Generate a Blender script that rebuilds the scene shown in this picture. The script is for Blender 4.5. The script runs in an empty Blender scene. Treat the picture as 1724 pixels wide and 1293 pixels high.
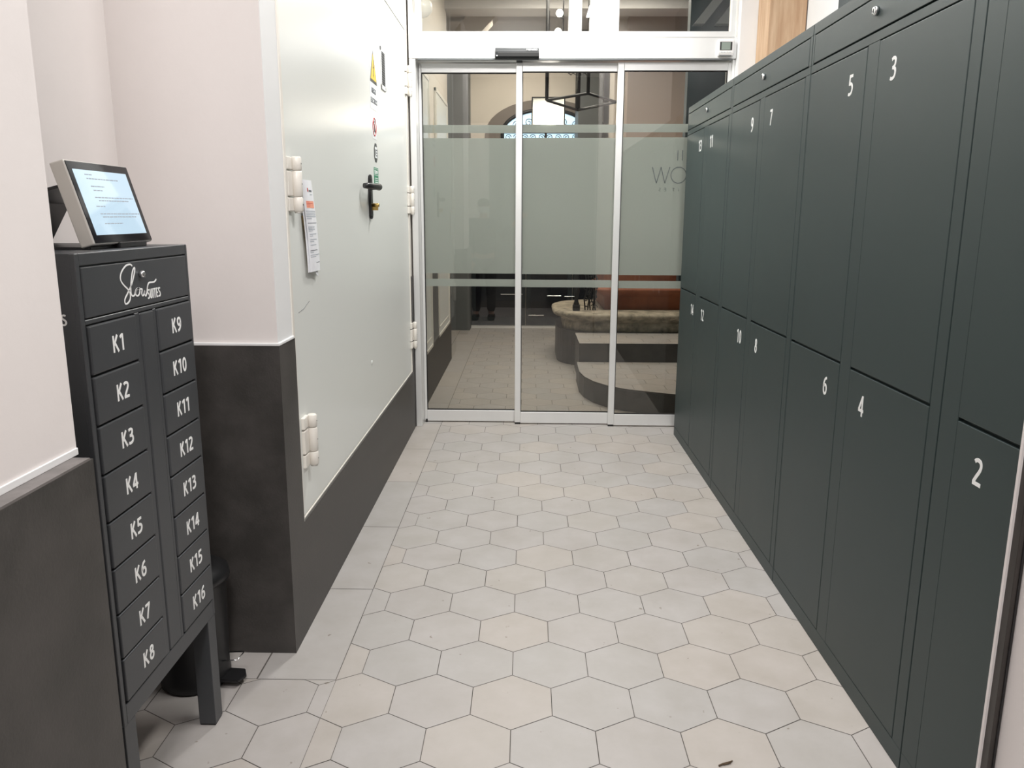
import bpy, bmesh, math, random
from mathutils import Vector, Matrix
random.seed(7)
PI = math.pi
sc = bpy.context.scene
COL = sc.collection

# ------------------------------------------------------------------ camera
cam_d = bpy.data.cameras.new('camera')
cam = bpy.data.objects.new('camera', cam_d)
COL.objects.link(cam)
FPX = 1351.5
cam_d.sensor_fit = 'HORIZONTAL'
cam_d.sensor_width = 36.0
cam_d.lens = FPX / 1724 * 36.0
cam_d.clip_start = 0.02
pitch, yaw, roll = math.radians(11.867), math.radians(1.018), math.radians(0.223)
fw = Vector((-math.sin(yaw) * math.cos(pitch), math.cos(yaw) * math.cos(pitch), -math.sin(pitch)))
rt0 = Vector((math.cos(yaw), math.sin(yaw), 0))
up0 = rt0.cross(fw)
rt = math.cos(roll) * rt0 + math.sin(roll) * up0
up = -math.sin(roll) * rt0 + math.cos(roll) * up0
cam.matrix_world = Matrix(((rt.x, up.x, -fw.x, 0.036), (rt.y, up.y, -fw.y, -1.888), (rt.z, up.z, -fw.z, 1.429), (0, 0, 0, 1)))
sc.camera = cam

# ------------------------------------------------------------------ world, exposure, lamps
w = bpy.data.worlds.new('world')
sc.world = w
w.use_nodes = True
w.node_tree.nodes['Background'].inputs[0].default_value = (0.75, 0.85, 1.0, 1)
w.node_tree.nodes['Background'].inputs[1].default_value = 0.25
sc.view_settings.view_transform = 'Standard'
sc.view_settings.look = 'None'
sc.view_settings.exposure = 0.0
sc.view_settings.gamma = 1.0
sc.view_settings.use_curve_mapping = False


def area(name, loc, sx, sy, power, col, rot=(0, 0, 0)):
    d = bpy.data.lights.new(name, 'AREA')
    d.shape = 'RECTANGLE'
    d.size, d.size_y = sx, sy
    d.energy = power
    d.color = col
    o = bpy.data.objects.new(name, d)
    COL.objects.link(o)
    o.location = loc
    o.rotation_euler = rot
    return o


area('ceiling_lamp_corridor', (0.05, 2.72, 3.25), 0.35, 0.5, 57, (1.0, 0.995, 0.965))
area('ceiling_lamp_middle', (0.80, 0.2, 3.54), 0.28, 1.4, 62, (1.0, 0.975, 0.95))
area('fill_light_entrance', (-0.12, -1.95, 3.54), 0.5, 0.42, 62, (1.0, 0.97, 0.965), (math.radians(25), 0, 0))  # unseen lamp added and tilted forward to brighten the pier face
area('fill_light_back', (0.15, -3.7, 3.56), 0.75, 0.35, 34, (1.0, 0.965, 0.95))  # added unseen lamp, brightens the back wall for its reflection in the glass
area('ceiling_lamp_lobby', (0.6, 5.2, 3.38), 1.2, 1.0, 58, (1.0, 0.94, 0.85))
area('ceiling_lamp_lobby_far', (-0.1, 7.6, 3.45), 0.9, 0.7, 34, (1.0, 0.93, 0.84))

# ------------------------------------------------------------------ materials
def mat(name, col, rough=0.5, metal=0.0, spec=0.5, coat=0.0, emit=None, estr=0.0):
    m = bpy.data.materials.new(name)
    m.use_nodes = True
    b = m.node_tree.nodes['Principled BSDF']
    b.inputs['Base Color'].default_value = (*col, 1)
    b.inputs['Roughness'].default_value = rough
    b.inputs['Metallic'].default_value = metal
    b.inputs['Specular IOR Level'].default_value = spec
    b.inputs['Coat Weight'].default_value = coat
    if emit:
        b.inputs['Emission Color'].default_value = (*emit, 1)
        b.inputs['Emission Strength'].default_value = estr
    return m


def noisy(m, c1, c2, scale, detail=6, bump=0.0, bscale=None, stretch=(1, 1, 1), lo=0.35, hi=0.65, rough=None):
    """vary the base colour between c1 and c2 and add a fine bump"""
    nt = m.node_tree
    b = nt.nodes['Principled BSDF']
    tc = nt.nodes.new('ShaderNodeTexCoord')
    mp = nt.nodes.new('ShaderNodeMapping')
    mp.inputs['Scale'].default_value = stretch
    nt.links.new(tc.outputs['Object'], mp.inputs[0])
    n = nt.nodes.new('ShaderNodeTexNoise')
    n.inputs['Scale'].default_value = scale
    n.inputs['Detail'].default_value = detail
    n.inputs['Roughness'].default_value = 0.6
    nt.links.new(mp.outputs[0], n.inputs['Vector'])
    r = nt.nodes.new('ShaderNodeValToRGB')
    r.color_ramp.elements[0].position = lo
    r.color_ramp.elements[1].position = hi
    r.color_ramp.elements[0].color = (*c1, 1)
    r.color_ramp.elements[1].color = (*c2, 1)
    nt.links.new(n.outputs['Fac'], r.inputs[0])
    nt.links.new(r.outputs[0], b.inputs['Base Color'])
    if rough:
        mr = nt.nodes.new('ShaderNodeMapRange')
        mr.inputs['To Min'].default_value, mr.inputs['To Max'].default_value = rough
        nt.links.new(n.outputs['Fac'], mr.inputs['Value'])
        nt.links.new(mr.outputs[0], b.inputs['Roughness'])
    if bump:
        n2 = nt.nodes.new('ShaderNodeTexNoise')
        n2.inputs['Scale'].default_value = bscale or scale * 4
        n2.inputs['Detail'].default_value = 4
        nt.links.new(mp.outputs[0], n2.inputs['Vector'])
        bp = nt.nodes.new('ShaderNodeBump')
        bp.inputs['Strength'].default_value = bump
        bp.inputs['Distance'].default_value = 0.002
        nt.links.new(n2.outputs['Fac'], bp.inputs['Height'])
        nt.links.new(bp.outputs[0], b.inputs['Normal'])
    return m


M = {}
M['wall'] = noisy(mat('painted plaster', (.8, .74, .71), .75), (.755, .71, .69), (.80, .755, .735), 1.3, bump=.15, bscale=60)
M['wall_white'] = noisy(mat('white plaster', (.78, .78, .78), .6), (.74, .74, .74), (.78, .78, .78), 1.5, bump=.1, bscale=60)
M['stone'] = noisy(mat('dark basalt cladding', (.06, .055, .05), .5), (.040, .037, .034), (.066, .060, .056), 9, 10, bump=.25, bscale=160, rough=(.42, .6))
M['stone_top'] = noisy(mat('cut stone edge', (.12, .11, .10), .6), (.12, .11, .105), (.17, .155, .15), 20)
M['locker'] = noisy(mat('anthracite powder coat', (.035, .047, .050), .42, spec=.5), (.0235, .0385, .0385), (.0260, .0415, .0415), 3, bump=.12, bscale=700, rough=(.42, .52))
M['locker_gap'] = mat('locker inside shade', (.008, .009, .009), .8)
M['kcab'] = noisy(mat('key cabinet paint', (.055, .06, .064), .4), (.046, .049, .053), (.053, .056, .061), 3, bump=.12, bscale=600, rough=(.36, .46))
M['white'] = mat('white vinyl lettering', (.85, .85, .84), .5)
M['door_white'] = mat('white lacquered steel', (.75, .765, .735), .30)
M['cream'] = noisy(mat('cream gloss paint', (.78, .75, .68), .3), (.75, .71, .65), (.80, .77, .71), 14)
M['alu'] = noisy(mat('satin aluminium', (.78, .78, .77), .33, metal=.35), (.76, .76, .75), (.80, .80, .79), 3, rough=(.28, .38), stretch=(1, 1, .1))
M['chrome'] = mat('chrome', (.85, .85, .86), .12, metal=1)
M['black'] = mat('black plastic', (.012, .012, .013), .38)
M['sensor'] = mat('sensor housing', (.012, .014, .016), .5, spec=.3)
M['black_gloss'] = mat('black glass bezel', (.004, .005, .008), .08, spec=.35)
M['black_metal'] = mat('black iron', (.02, .02, .021), .45, metal=.3)
M['rubber'] = mat('black rubber', (.01, .01, .01), .7)
M['silver'] = mat('silver tablet case', (.62, .60, .56), .38, metal=.4)
M['brass'] = mat('brass', (.55, .38, .13), .3, metal=1)
M['paper'] = mat('white paper', (.80, .81, .84), .7)
M['ink'] = mat('grey print', (.12, .13, .15), .8)
M['ink_soft'] = mat('pale print', (.38, .42, .47), .8)
M['orange'] = mat('orange print', (.85, .36, .24), .7)
M['red'] = mat('red print', (.55, .05, .05), .5)
M['yellow'] = mat('warning yellow', (.85, .55, .06), .4)
M['signgreen'] = mat('emergency green', (.02, .25, .12), .4)
M['signblack'] = mat('sign black', (.05, .055, .055), .4)
M['signwhite'] = mat('sign white', (.83, .85, .86), .35)
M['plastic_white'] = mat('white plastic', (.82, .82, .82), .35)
M['lcd'] = mat('lcd glass', (.25, .30, .27), .25)
M['door_logo'] = mat('grey etched lettering', (.10, .115, .115), .5)
M['wood'] = noisy(mat('old timber', (.5, .33, .2), .6), (.40, .235, .13), (.62, .44, .29), 5, 8, bump=.5, bscale=14, stretch=(6, 6, .6), lo=.25, hi=.75)
M['terracotta'] = noisy(mat('red oxide stone', (.35, .11, .05), .6), (.26, .075, .035), (.40, .14, .07), 4, 8, bump=.3, bscale=30)
M['oldstone'] = noisy(mat('weathered limestone', (.4, .34, .26), .85), (.13, .115, .085), (.50, .44, .34), 11, 10, bump=1.0, bscale=22, lo=.3, hi=.62)
M['lobby_wall'] = noisy(mat('lobby beige plaster', (.6, .54, .47), .8), (.62, .57, .50), (.68, .62, .55), 1.3)
M['peach'] = mat('peach plaster', (.42, .34, .29), .8)
M['lobby_dark'] = mat('dark lacquered panel', (.014, .02, .024), .25)
M['teal'] = noisy(mat('dark teal panel', (.03, .05, .062), .5), (.028, .045, .055), (.035, .055, .066), 2)
M['grey_paint'] = mat('mid grey paint', (.13, .14, .145), .6)
M['ceiling'] = mat('grey ceiling', (.62, .60, .59), .6)
M['arch_band'] = mat('brown arch moulding', (.20, .17, .15), .7)
M['stringer'] = mat('light grey stringer paint', (.26, .27, .28), .5)
M['twig'] = mat('dry twig', (.09, .06, .035), .8)
M['skin'] = mat('skin', (.50, .30, .22), .55)
M['coat'] = noisy(mat('dark jacket cloth', (.025, .03, .04), .8), (.02, .025, .035), (.03, .036, .048), 30)
M['trouser'] = mat('dark trouser cloth', (.03, .03, .035), .85)
M['hair'] = mat('dark hair', (.025, .018, .012), .6)
M['mask'] = mat('white face mask', (.75, .78, .80), .8)
M['brown_frame'] = noisy(mat('dark bronze frame', (.035, .03, .027), .35), (.03, .026, .023), (.045, .038, .034), 12)
M['screen'] = mat('lit screen', (.02, .02, .02), .1, coat=.6, emit=(.60, .80, .95), estr=.98)
M['lamp_glow'] = mat('lamp glow', (1, 1, 1), .5, emit=(1, .93, .84), estr=50)
M['reflection_glow'] = mat('lamp reflection glow', (1, 1, 1), .5, emit=(1, .97, .93), estr=9)
M['shade'] = mat('lit glass shade', (.8, .78, .72), .4, emit=(1, .90, .76), estr=.22)
M['sky_pane'] = mat('daylight pane', (.5, .6, .7), .3, emit=(.50, .76, 1.0), estr=1.6)
M['dome'] = mat('opal lamp dome', (.9, .88, .85), .25, emit=(1, .92, .84), estr=.25)


def glass_mat(name, tint, refl=1.0):
    m = bpy.data.materials.new(name)
    m.use_nodes = True
    nt = m.node_tree
    nt.nodes.clear()
    out = nt.nodes.new('ShaderNodeOutputMaterial')
    mix = nt.nodes.new('ShaderNodeMixShader')
    tr = nt.nodes.new('ShaderNodeBsdfTransparent')
    tr.inputs[0].default_value = (*tint, 1)
    gl = nt.nodes.new('ShaderNodeBsdfGlossy')
    gl.inputs['Roughness'].default_value = 0.0
    gl.inputs['Color'].default_value = (refl, refl, refl, 1)
    fr = nt.nodes.new('ShaderNodeFresnel')
    fr.inputs['IOR'].default_value = 1.55
    nt.links.new(fr.outputs[0], mix.inputs[0])
    nt.links.new(tr.outputs[0], mix.inputs[1])
    nt.links.new(gl.outputs[0], mix.inputs[2])
    nt.links.new(mix.outputs[0], out.inputs[0])
    return m


M['glass'] = glass_mat('door glass', (.88, .88, .85))


def film_mat():
    m = bpy.data.materials.new('frosted film')
    m.use_nodes = True
    nt = m.node_tree
    nt.nodes.clear()
    out = nt.nodes.new('ShaderNodeOutputMaterial')
    tr = nt.nodes.new('ShaderNodeBsdfTransparent')
    tr.inputs[0].default_value = (.8, .85, .84, 1)
    df = nt.nodes.new('ShaderNodeBsdfDiffuse')
    df.inputs[0].default_value = (.80, .87, .88, 1)
    tl = nt.nodes.new('ShaderNodeBsdfTranslucent')
    tl.inputs[0].default_value = (.90, .93, .93, 1)
    m1 = nt.nodes.new('ShaderNodeMixShader')
    m1.inputs[0].default_value = .40
    m2 = nt.nodes.new('ShaderNodeMixShader')
    m2.inputs[0].default_value = .08
    nt.links.new(df.outputs[0], m1.inputs[1])
    nt.links.new(tl.outputs[0], m1.inputs[2])
    nt.links.new(m1.outputs[0], m2.inputs[1])
    nt.links.new(tr.outputs[0], m2.inputs[2])
    nt.links.new(m2.outputs[0], out.inputs[0])
    return m


M['film'] = film_mat()


def tile_mat():
    m = mat('cement hexagon tiles', (.5, .46, .42), .5)
    nt = m.node_tree
    b = nt.nodes['Principled BSDF']
    g = nt.nodes.new('ShaderNodeNewGeometry')
    r = nt.nodes.new('ShaderNodeValToRGB')
    els = r.color_ramp.elements
    els[0].position, els[0].color = 0, (.392, .370, .352, 1)
    els[1].position, els[1].color = 1, (.424, .390, .360, 1)
    for p, c in ((.3, (.412, .388, .370, 1)), (.55, (.392, .376, .360, 1)), (.8, (.420, .390, .360, 1))):
        e = els.new(p)
        e.color = c
    nt.links.new(g.outputs['Random Per Island'], r.inputs[0])
    tc = nt.nodes.new('ShaderNodeTexCoord')
    n = nt.nodes.new('ShaderNodeTexNoise')
    n.inputs['Scale'].default_value = 5.5
    n.inputs['Detail'].default_value = 9
    n.inputs['Roughness'].default_value = .62
    nt.links.new(tc.outputs['Object'], n.inputs['Vector'])
    rr = nt.nodes.new('ShaderNodeValToRGB')
    rr.color_ramp.elements[0].position, rr.color_ramp.elements[0].color = .30, (.90, .89, .87, 1)
    rr.color_ramp.elements[1].position, rr.color_ramp.elements[1].color = .68, (1.04, 1.04, 1.05, 1)
    nt.links.new(n.outputs['Fac'], rr.inputs[0])
    mx = nt.nodes.new('ShaderNodeMixRGB')
    mx.blend_type = 'MULTIPLY'
    mx.inputs[0].default_value = 1
    nt.links.new(r.outputs[0], mx.inputs[1])
    nt.links.new(rr.outputs[0], mx.inputs[2])
    # small dark specks
    v = nt.nodes.new('ShaderNodeTexNoise')
    v.inputs['Scale'].default_value = 27
    v.inputs['Detail'].default_value = 2
    nt.links.new(tc.outputs['Object'], v.inputs['Vector'])
    vr = nt.nodes.new('ShaderNodeValToRGB')
    vr.color_ramp.elements[0].position, vr.color_ramp.elements[0].color = .235, (.6, .56, .5, 1)
    vr.color_ramp.elements[1].position, vr.color_ramp.elements[1].color = .27, (1, 1, 1, 1)
    nt.links.new(v.outputs['Fac'], vr.inputs[0])
    m2 = nt.nodes.new('ShaderNodeMixRGB')
    m2.blend_type = 'MULTIPLY'
    m2.inputs[0].default_value = 1
    nt.links.new(mx.outputs[0], m2.inputs[1])
    nt.links.new(vr.outputs[0], m2.inputs[2])
    nt.links.new(m2.outputs[0], b.inputs['Base Color'])
    mr = nt.nodes.new('ShaderNodeMapRange')
    mr.inputs['To Min'].default_value, mr.inputs['To Max'].default_value = .38, .6
    nt.links.new(n.outputs['Fac'], mr.inputs['Value'])
    nt.links.new(mr.outputs[0], b.inputs['Roughness'])
    return m


M['tile'] = tile_mat()
M['grout'] = mat('dark joint', (.10, .09, .08), .9)


# ------------------------------------------------------------------ mesh helpers
class MB:
    def __init__(self):
        self.bm = bmesh.new()
        self.mats = []

    def mi(self, m):
        if m not in self.mats:
            self.mats.append(m)
        return self.mats.index(m)

    def box(self, x0, x1, y0, y1, z0, z1, m=None, bev=0.0, seg=2):
        x0, x1 = min(x0, x1), max(x0, x1)
        y0, y1 = min(y0, y1), max(y0, y1)
        z0, z1 = min(z0, z1), max(z0, z1)
        t = bmesh.new()
        bmesh.ops.create_cube(t, size=1)
        for v in t.verts:
            v.co = Vector(((x0 + x1) / 2 + v.co.x * (x1 - x0), (y0 + y1) / 2 + v.co.y * (y1 - y0), (z0 + z1) / 2 + v.co.z * (z1 - z0)))
        if bev:
            bmesh.ops.bevel(t, geom=t.edges[:], offset=bev, segments=seg, affect='EDGES', profile=.5)
        self.merge(t, m)
        return self

    def merge(self, t, m=None):
        i = self.mi(m) if m else 0
        vm = {}
        for v in t.verts:
            vm[v] = self.bm.verts.new(v.co)
        for f in t.faces:
            try:
                nf = self.bm.faces.new([vm[v] for v in f.verts])
                nf.material_index = i
                nf.smooth = f.smooth
            except ValueError:
                pass
        t.free()

    def poly(self, pts, m=None):
        f = self.bm.faces.new([self.bm.verts.new(p) for p in pts])
        f.material_index = self.mi(m) if m else 0
        return f

    def prism(self, pts, axis, a, b, m=None, smooth=False, bev=0.0):
        """extrude a 2D outline along an axis between a and b"""
        def P(p, t):
            if axis == 'z':
                return Vector((p[0], p[1], t))
            if axis == 'y':
                return Vector((p[0], t, p[1]))
            return Vector((t, p[0], p[1]))
        t = bmesh.new()
        lo = [t.verts.new(P(p, a)) for p in pts]
        hi = [t.verts.new(P(p, b)) for p in pts]
        t.faces.new(lo)
        t.faces.new(hi)
        n = len(pts)
        for i in range(n):
            f = t.faces.new((lo[i], lo[(i + 1) % n], hi[(i + 1) % n], hi[i]))
            f.smooth = smooth
        bmesh.ops.recalc_face_normals(t, faces=t.faces[:])
        if bev:
            bmesh.ops.bevel(t, geom=t.edges[:], offset=bev, segments=2, affect='EDGES')
        self.merge(t, m)
        return self

    def tube(self, pts, r, m=None, n=10, closed=False):
        pts = [Vector(p) for p in pts]
        rs = r if isinstance(r, (list, tuple)) else [r] * len(pts)
        t = bmesh.new()
        rings = []
        N = len(pts)
        for i, p in enumerate(pts):
            a = pts[i - 1] if (i > 0 or closed) else p
            b = pts[(i + 1) % N] if (i < N - 1 or closed) else p
            d = (b - a).normalized()
            ref = Vector((0, 0, 1)) if abs(d.z) < .9 else Vector((1, 0, 0))
            u = d.cross(ref).normalized()
            v = d.cross(u)
            rings.append([t.verts.new(p + rs[i] * (math.cos(2 * PI * k / n) * u + math.sin(2 * PI * k / n) * v)) for k in range(n)])
        cnt = N if closed else N - 1
        for i in range(cnt):
            A, B = rings[i], rings[(i + 1) % N]
            for k in range(n):
                f = t.faces.new((A[k], A[(k + 1) % n], B[(k + 1) % n], B[k]))
                f.smooth = True
        if not closed:
            t.faces.new(rings[0])
            t.faces.new(rings[-1])
        bmesh.ops.recalc_face_normals(t, faces=t.faces[:])
        self.merge(t, m)
        return self

    def lathe(self, prof, c, m=None, n=32, axis='z', sx=1, sy=1):
        """revolve (r, h) pairs around an axis through c"""
        t = bmesh.new()
        rings = []
        for r, h in prof:
            ring = []
            for k in range(n):
                a = 2 * PI * k / n
                x, y = r * math.cos(a) * sx, r * math.sin(a) * sy
                if axis == 'z':
                    p = Vector((c[0] + x, c[1] + y, c[2] + h))
                elif axis == 'x':
                    p = Vector((c[0] + h, c[1] + x, c[2] + y))
                else:
                    p = Vector((c[0] + x, c[1] + h, c[2] + y))
                ring.append(t.verts.new(p))
            rings.append(ring)
        for A, B in zip(rings, rings[1:]):
            for k in range(n):
                f = t.faces.new((A[k], A[(k + 1) % n], B[(k + 1) % n], B[k]))
                f.smooth = True
        for rg in (rings[0], rings[-1]):
            t.faces.new(rg)
        bmesh.ops.remove_doubles(t, verts=t.verts[:], dist=1e-6)
        bmesh.ops.recalc_face_normals(t, faces=t.faces[:])
        self.merge(t, m)
        return self

    def ribbon(self, pts, width, nrm, thick, m=None):
        """flat pen stroke along pts, standing thick off the surface whose normal is nrm"""
        nrm = Vector(nrm)
        P = [Vector(p) for p in pts]
        t = bmesh.new()
        L, Rr = [], []
        for i, p in enumerate(P):
            a = P[max(0, i - 1)]
            b = P[min(len(P) - 1, i + 1)]
            s = (b - a).normalized().cross(nrm) * width / 2
            L.append(t.verts.new(p + s + nrm * thick))
            Rr.append(t.verts.new(p - s + nrm * thick))
        for i in range(len(P) - 1):
            t.faces.new((L[i], L[i + 1], Rr[i + 1], Rr[i]))
        r = bmesh.ops.extrude_face_region(t, geom=t.faces[:])
        for v in [g for g in r['geom'] if isinstance(g, bmesh.types.BMVert)]:
            v.co -= nrm * thick
        bmesh.ops.recalc_face_normals(t, faces=t.faces[:])
        self.merge(t, m)
        return self

    def build(self, name, m=None, parent=None, origin=None, label=None):
        me = bpy.data.meshes.new(name)
        if origin is not None:
            bmesh.ops.translate(self.bm, verts=self.bm.verts[:], vec=-Vector(origin))
        self.bm.to_mesh(me)
        self.bm.free()
        if m is not None and not self.mats:
            me.materials.append(m)
        else:
            for x in self.mats:
                me.materials.append(x)
        o = bpy.data.objects.new(name, me)
        COL.objects.link(o)
        if origin is not None:
            o.location = origin
        if parent:
            o.parent = parent
            if parent.type == 'EMPTY' or True:
                pm = parent
                off = Vector((0, 0, 0))
                while pm is not None:
                    off += pm.location
                    pm = pm.parent
                o.location = o.location - off
        if label:
            o['label'] = label
        return o


def tag(o, label, cat, group=None, kind=None):
    o['label'] = label
    o['category'] = cat
    if group:
        o['group'] = group
    if kind:
        o['kind'] = kind
    return o


def thing(name, label, cat, loc, group=None):
    o = bpy.data.objects.new(name, None)
    o.empty_display_size = .1
    COL.objects.link(o)
    o.location = loc
    return tag(o, label, cat, group)


def struct(o, label=None, cat=None):
    o['kind'] = 'structure'
    if label:
        o['label'] = label
    if cat:
        o['category'] = cat
    return o


def wpos(o):
    off = Vector((0, 0, 0))
    while o is not None:
        off += o.location
        o = o.parent
    return off


def text(name, s, size, loc, right, upv, m, parent=None, xs=.8, bold=.02, ext=.0006, align='CENTER', sp=1.0, mirror=False):
    """raised lettering: cap height = size, centred on loc"""
    right, upv = Vector(right), Vector(upv)
    nrm = right.cross(upv)
    cu = bpy.data.curves.new(name, 'FONT')
    cu.body = s
    cu.size = 1.0
    cu.align_x = align
    cu.offset = bold
    cu.space_character = sp
    cu.extrude = 0
    cu.resolution_u = 4
    tmp = bpy.data.objects.new(name, cu)
    COL.objects.link(tmp)
    dg = bpy.context.evaluated_depsgraph_get()
    me = bpy.data.meshes.new_from_object(tmp.evaluated_get(dg))
    bpy.data.objects.remove(tmp)
    me.name = name
    zs = [v.co.y for v in me.vertices]
    lo, hi = min(zs), max(zs)
    k = size / (hi - lo)
    xsgn = -1 if mirror else 1
    bm = bmesh.new()
    bm.from_mesh(me)
    for v in bm.verts:
        x, y = v.co.x * k * xs * xsgn, (v.co.y - (lo + hi) / 2) * k
        v.co = right * x + upv * y + nrm * ext
    r = bmesh.ops.extrude_face_region(bm, geom=bm.faces[:])
    for v in [g for g in r['geom'] if isinstance(g, bmesh.types.BMVert)]:
        v.co -= nrm * ext
    bm.to_mesh(me)
    bm.free()
    me.materials.clear()
    me.materials.append(m)
    o = bpy.data.objects.new(name, me)
    COL.objects.link(o)
    o.location = loc
    if parent:
        o.parent = parent
        o.location = Vector(loc) - wpos(parent)
    return o



GL = {
    '0': (.52, [('c', .26, .5, .175, .425)]),
    '1': (.40, [('l', [(.29, 0), (.29, 1)]), ('l', [(.27, .95), (.06, .80)])]),
    '2': (.50, [('s', [(.06, .84), (.13, .91), (.24, .93), (.36, .89), (.415, .79), (.41, .68), (.35, .54), (.22, .34), (.09, .12)]), ('l', [(.03, .075), (.49, .075)])]),
    '3': (.50, [('s', [(.07, .88), (.18, .925), (.30, .92), (.39, .85), (.40, .74), (.36, .62), (.26, .545), (.15, .53)]), ('s', [(.15, .53), (.28, .515), (.40, .44), (.435, .30), (.39, .15), (.27, .08), (.14, .07), (.04, .11)])]),
    '4': (.52, [('l', [(.37, 0), (.37, 1)]), ('l', [(.36, .96), (.06, .31)]), ('l', [(.01, .28), (.51, .28)])]),
    '5': (.50, [('l', [(.08, .925), (.45, .925)]), ('l', [(.14, .98), (.115, .50)]), ('s', [(.10, .545), (.22, .57), (.35, .52), (.43, .40), (.43, .26), (.36, .13), (.24, .075), (.12, .07), (.04, .10)])]),
    '6': (.52, [('s', [(.43, .93), (.30, .89), (.18, .77), (.10, .58), (.085, .38), (.11, .2), (.19, .09), (.29, .075), (.40, .14), (.44, .30), (.41, .46), (.32, .54), (.21, .53), (.11, .42)])]),
    '7': (.50, [('l', [(.03, .925), (.485, .925)]), ('s', [(.44, .93), (.33, .62), (.23, .28), (.17, 0)])]),
    '8': (.52, [('c', .26, .745, .135, .18), ('c', .26, .30, .17, .225)]),
    '9': (.52, [('s', [(.52 - x, 1 - y) for x, y in [(.43, .93), (.30, .89), (.18, .77), (.10, .58), (.085, .38), (.11, .2), (.19, .09), (.29, .075), (.40, .14), (.44, .30), (.41, .46), (.32, .54), (.21, .53), (.11, .42)]])]),
    'K': (.52, [('l', [(.09, 0), (.09, 1)]), ('l', [(.13, .44), (.45, 1)]), ('l', [(.19, .60), (.50, 0)])]),
    'S': (.50, [('s', [(.44, .88), (.30, .93), (.16, .90), (.09, .78), (.14, .64), (.27, .54), (.40, .42), (.44, .26), (.36, .12), (.22, .07), (.06, .11)])]),
    'U': (.52, [('s', [(.09, 1), (.09, .7), (.09, .3), (.14, .12), (.26, .07), (.38, .12), (.43, .3), (.43, .7), (.43, 1)])]),
    'I': (.20, [('l', [(.10, 0), (.10, 1)])]),
    'T': (.48, [('l', [(.24, 0), (.24, .9)]), ('l', [(0, .925), (.48, .925)])]),
    'E': (.44, [('l', [(.09, 0), (.09, 1)]), ('l', [(.09, .925), (.42, .925)]), ('l', [(.09, .5), (.39, .5)]), ('l', [(.09, .075), (.42, .075)])]),
}


def smooth_path(P, k=5):
    out = []
    for i in range(len(P) - 1):
        p0, p1, p2, p3 = P[max(0, i - 1)], P[i], P[i + 1], P[min(len(P) - 1, i + 2)]
        for j in range(k):
            t_ = j / k
            out.append(tuple(.5 * ((2 * p1[a]) + (-p0[a] + p2[a]) * t_ + (2 * p0[a] - 5 * p1[a] + 4 * p2[a] - p3[a]) * t_ * t_ + (-p0[a] + 3 * p1[a] - 3 * p2[a] + p3[a]) * t_ ** 3) for a in (0, 1)))
    out.append(P[-1])
    return out


def glyphs(name, st, h, loc, right, upv, m, parent, xs=1.0, wt=.15, sp=.11, ext=.0006):
    """signwriter's condensed sans lettering, centred on loc, cap height h"""
    right, upv = Vector(right), Vector(upv)
    nrm = right.cross(upv)
    tot = sum(GL[c][0] for c in st) + sp * (len(st) - 1)
    x = -tot / 2
    mb = MB()
    k = 0
    for c in st:
        w_, strokes = GL[c]
        for q in strokes:
            if q[0] == 'c':
                pts = [(q[1] + q[3] * math.cos(a * PI / 16), q[2] + q[4] * math.sin(a * PI / 16)) for a in range(33)]
            elif q[0] == 's':
                pts = smooth_path(q[1], 4)
            else:
                pts = q[1]
            e_ = ext + k * .00002
            k += 1
            mb.ribbon([right * ((x + px) * h * xs) + upv * ((py - .5) * h) for px, py in pts], wt * h, nrm, e_, m)
        x += w_ + sp
    o = mb.build(name)
    o.data.materials.clear()
    o.data.materials.append(m)
    o.parent = parent
    o.location = Vector(loc) - wpos(parent)
    return o


# ------------------------------------------------------------------ floor
HW = .24
HS = HW / math.sqrt(3)


def clip(poly, ax, val, keep_greater):
    out = []
    n = len(poly)
    for i in range(n):
        a, b = poly[i], poly[(i + 1) % n]
        ia = (a[ax] >= val) if keep_greater else (a[ax] <= val)
        ib = (b[ax] >= val) if keep_greater else (b[ax] <= val)
        if ia:
            out.append(a)
        if ia != ib:
            t = (val - a[ax]) / (b[ax] - a[ax])
            out.append((a[0] + t * (b[0] - a[0]), a[1] + t * (b[1] - a[1])))
    return out


def shrink(poly, d):
    cx = sum(p[0] for p in poly) / len(poly)
    cy = sum(p[1] for p in poly) / len(poly)
    out = []
    for p in poly:
        l = math.hypot(p[0] - cx, p[1] - cy)
        k = max(0, (l - d * 1.12) / l) if l > 1e-6 else 0
        out.append((cx + (p[0] - cx) * k, cy + (p[1] - cy) * k))
    return out


def area2(poly):
    return abs(sum(poly[i][0] * poly[(i + 1) % len(poly)][1] - poly[(i + 1) % len(poly)][0] * poly[i][1] for i in range(len(poly)))) / 2


def hex_floor(mb, x0, x1, y0, y1, z, cuts=(), top=M['tile'], gap=.0011):
    for r in range(int(y0 / (HW * .866)) - 2, int(y1 / (HW * .866)) + 2):
        off = .5 if r % 2 else 0
        for i in range(int(x0 / HW) - 2, int(x1 / HW) + 2):
            cx = (i + .5 + off) * HW
            cy = r * HW * math.sqrt(3) / 2 + HS / 2
            P = [(cx + HS * math.sin(k * PI / 3), cy + HS * math.cos(k * PI / 3)) for k in range(6)]
            P = clip(P, 0, x0, True)
            if len(P) > 2: P = clip(P, 0, x1, False)
            if len(P) > 2: P = clip(P, 1, y0, True)
            if len(P) > 2: P = clip(P, 1, y1, False)
            for c in cuts:
                if len(P) > 2 and c[4](cx, cy):
                    P = clip(P, c[0], c[1], c[2])
            if len(P) < 3 or area2(P) < 2e-4:
                continue
            P = shrink(P, gap + random.random() * .0005)
            mb.poly([(p[0], p[1], z) for p in reversed(P)], top)


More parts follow.
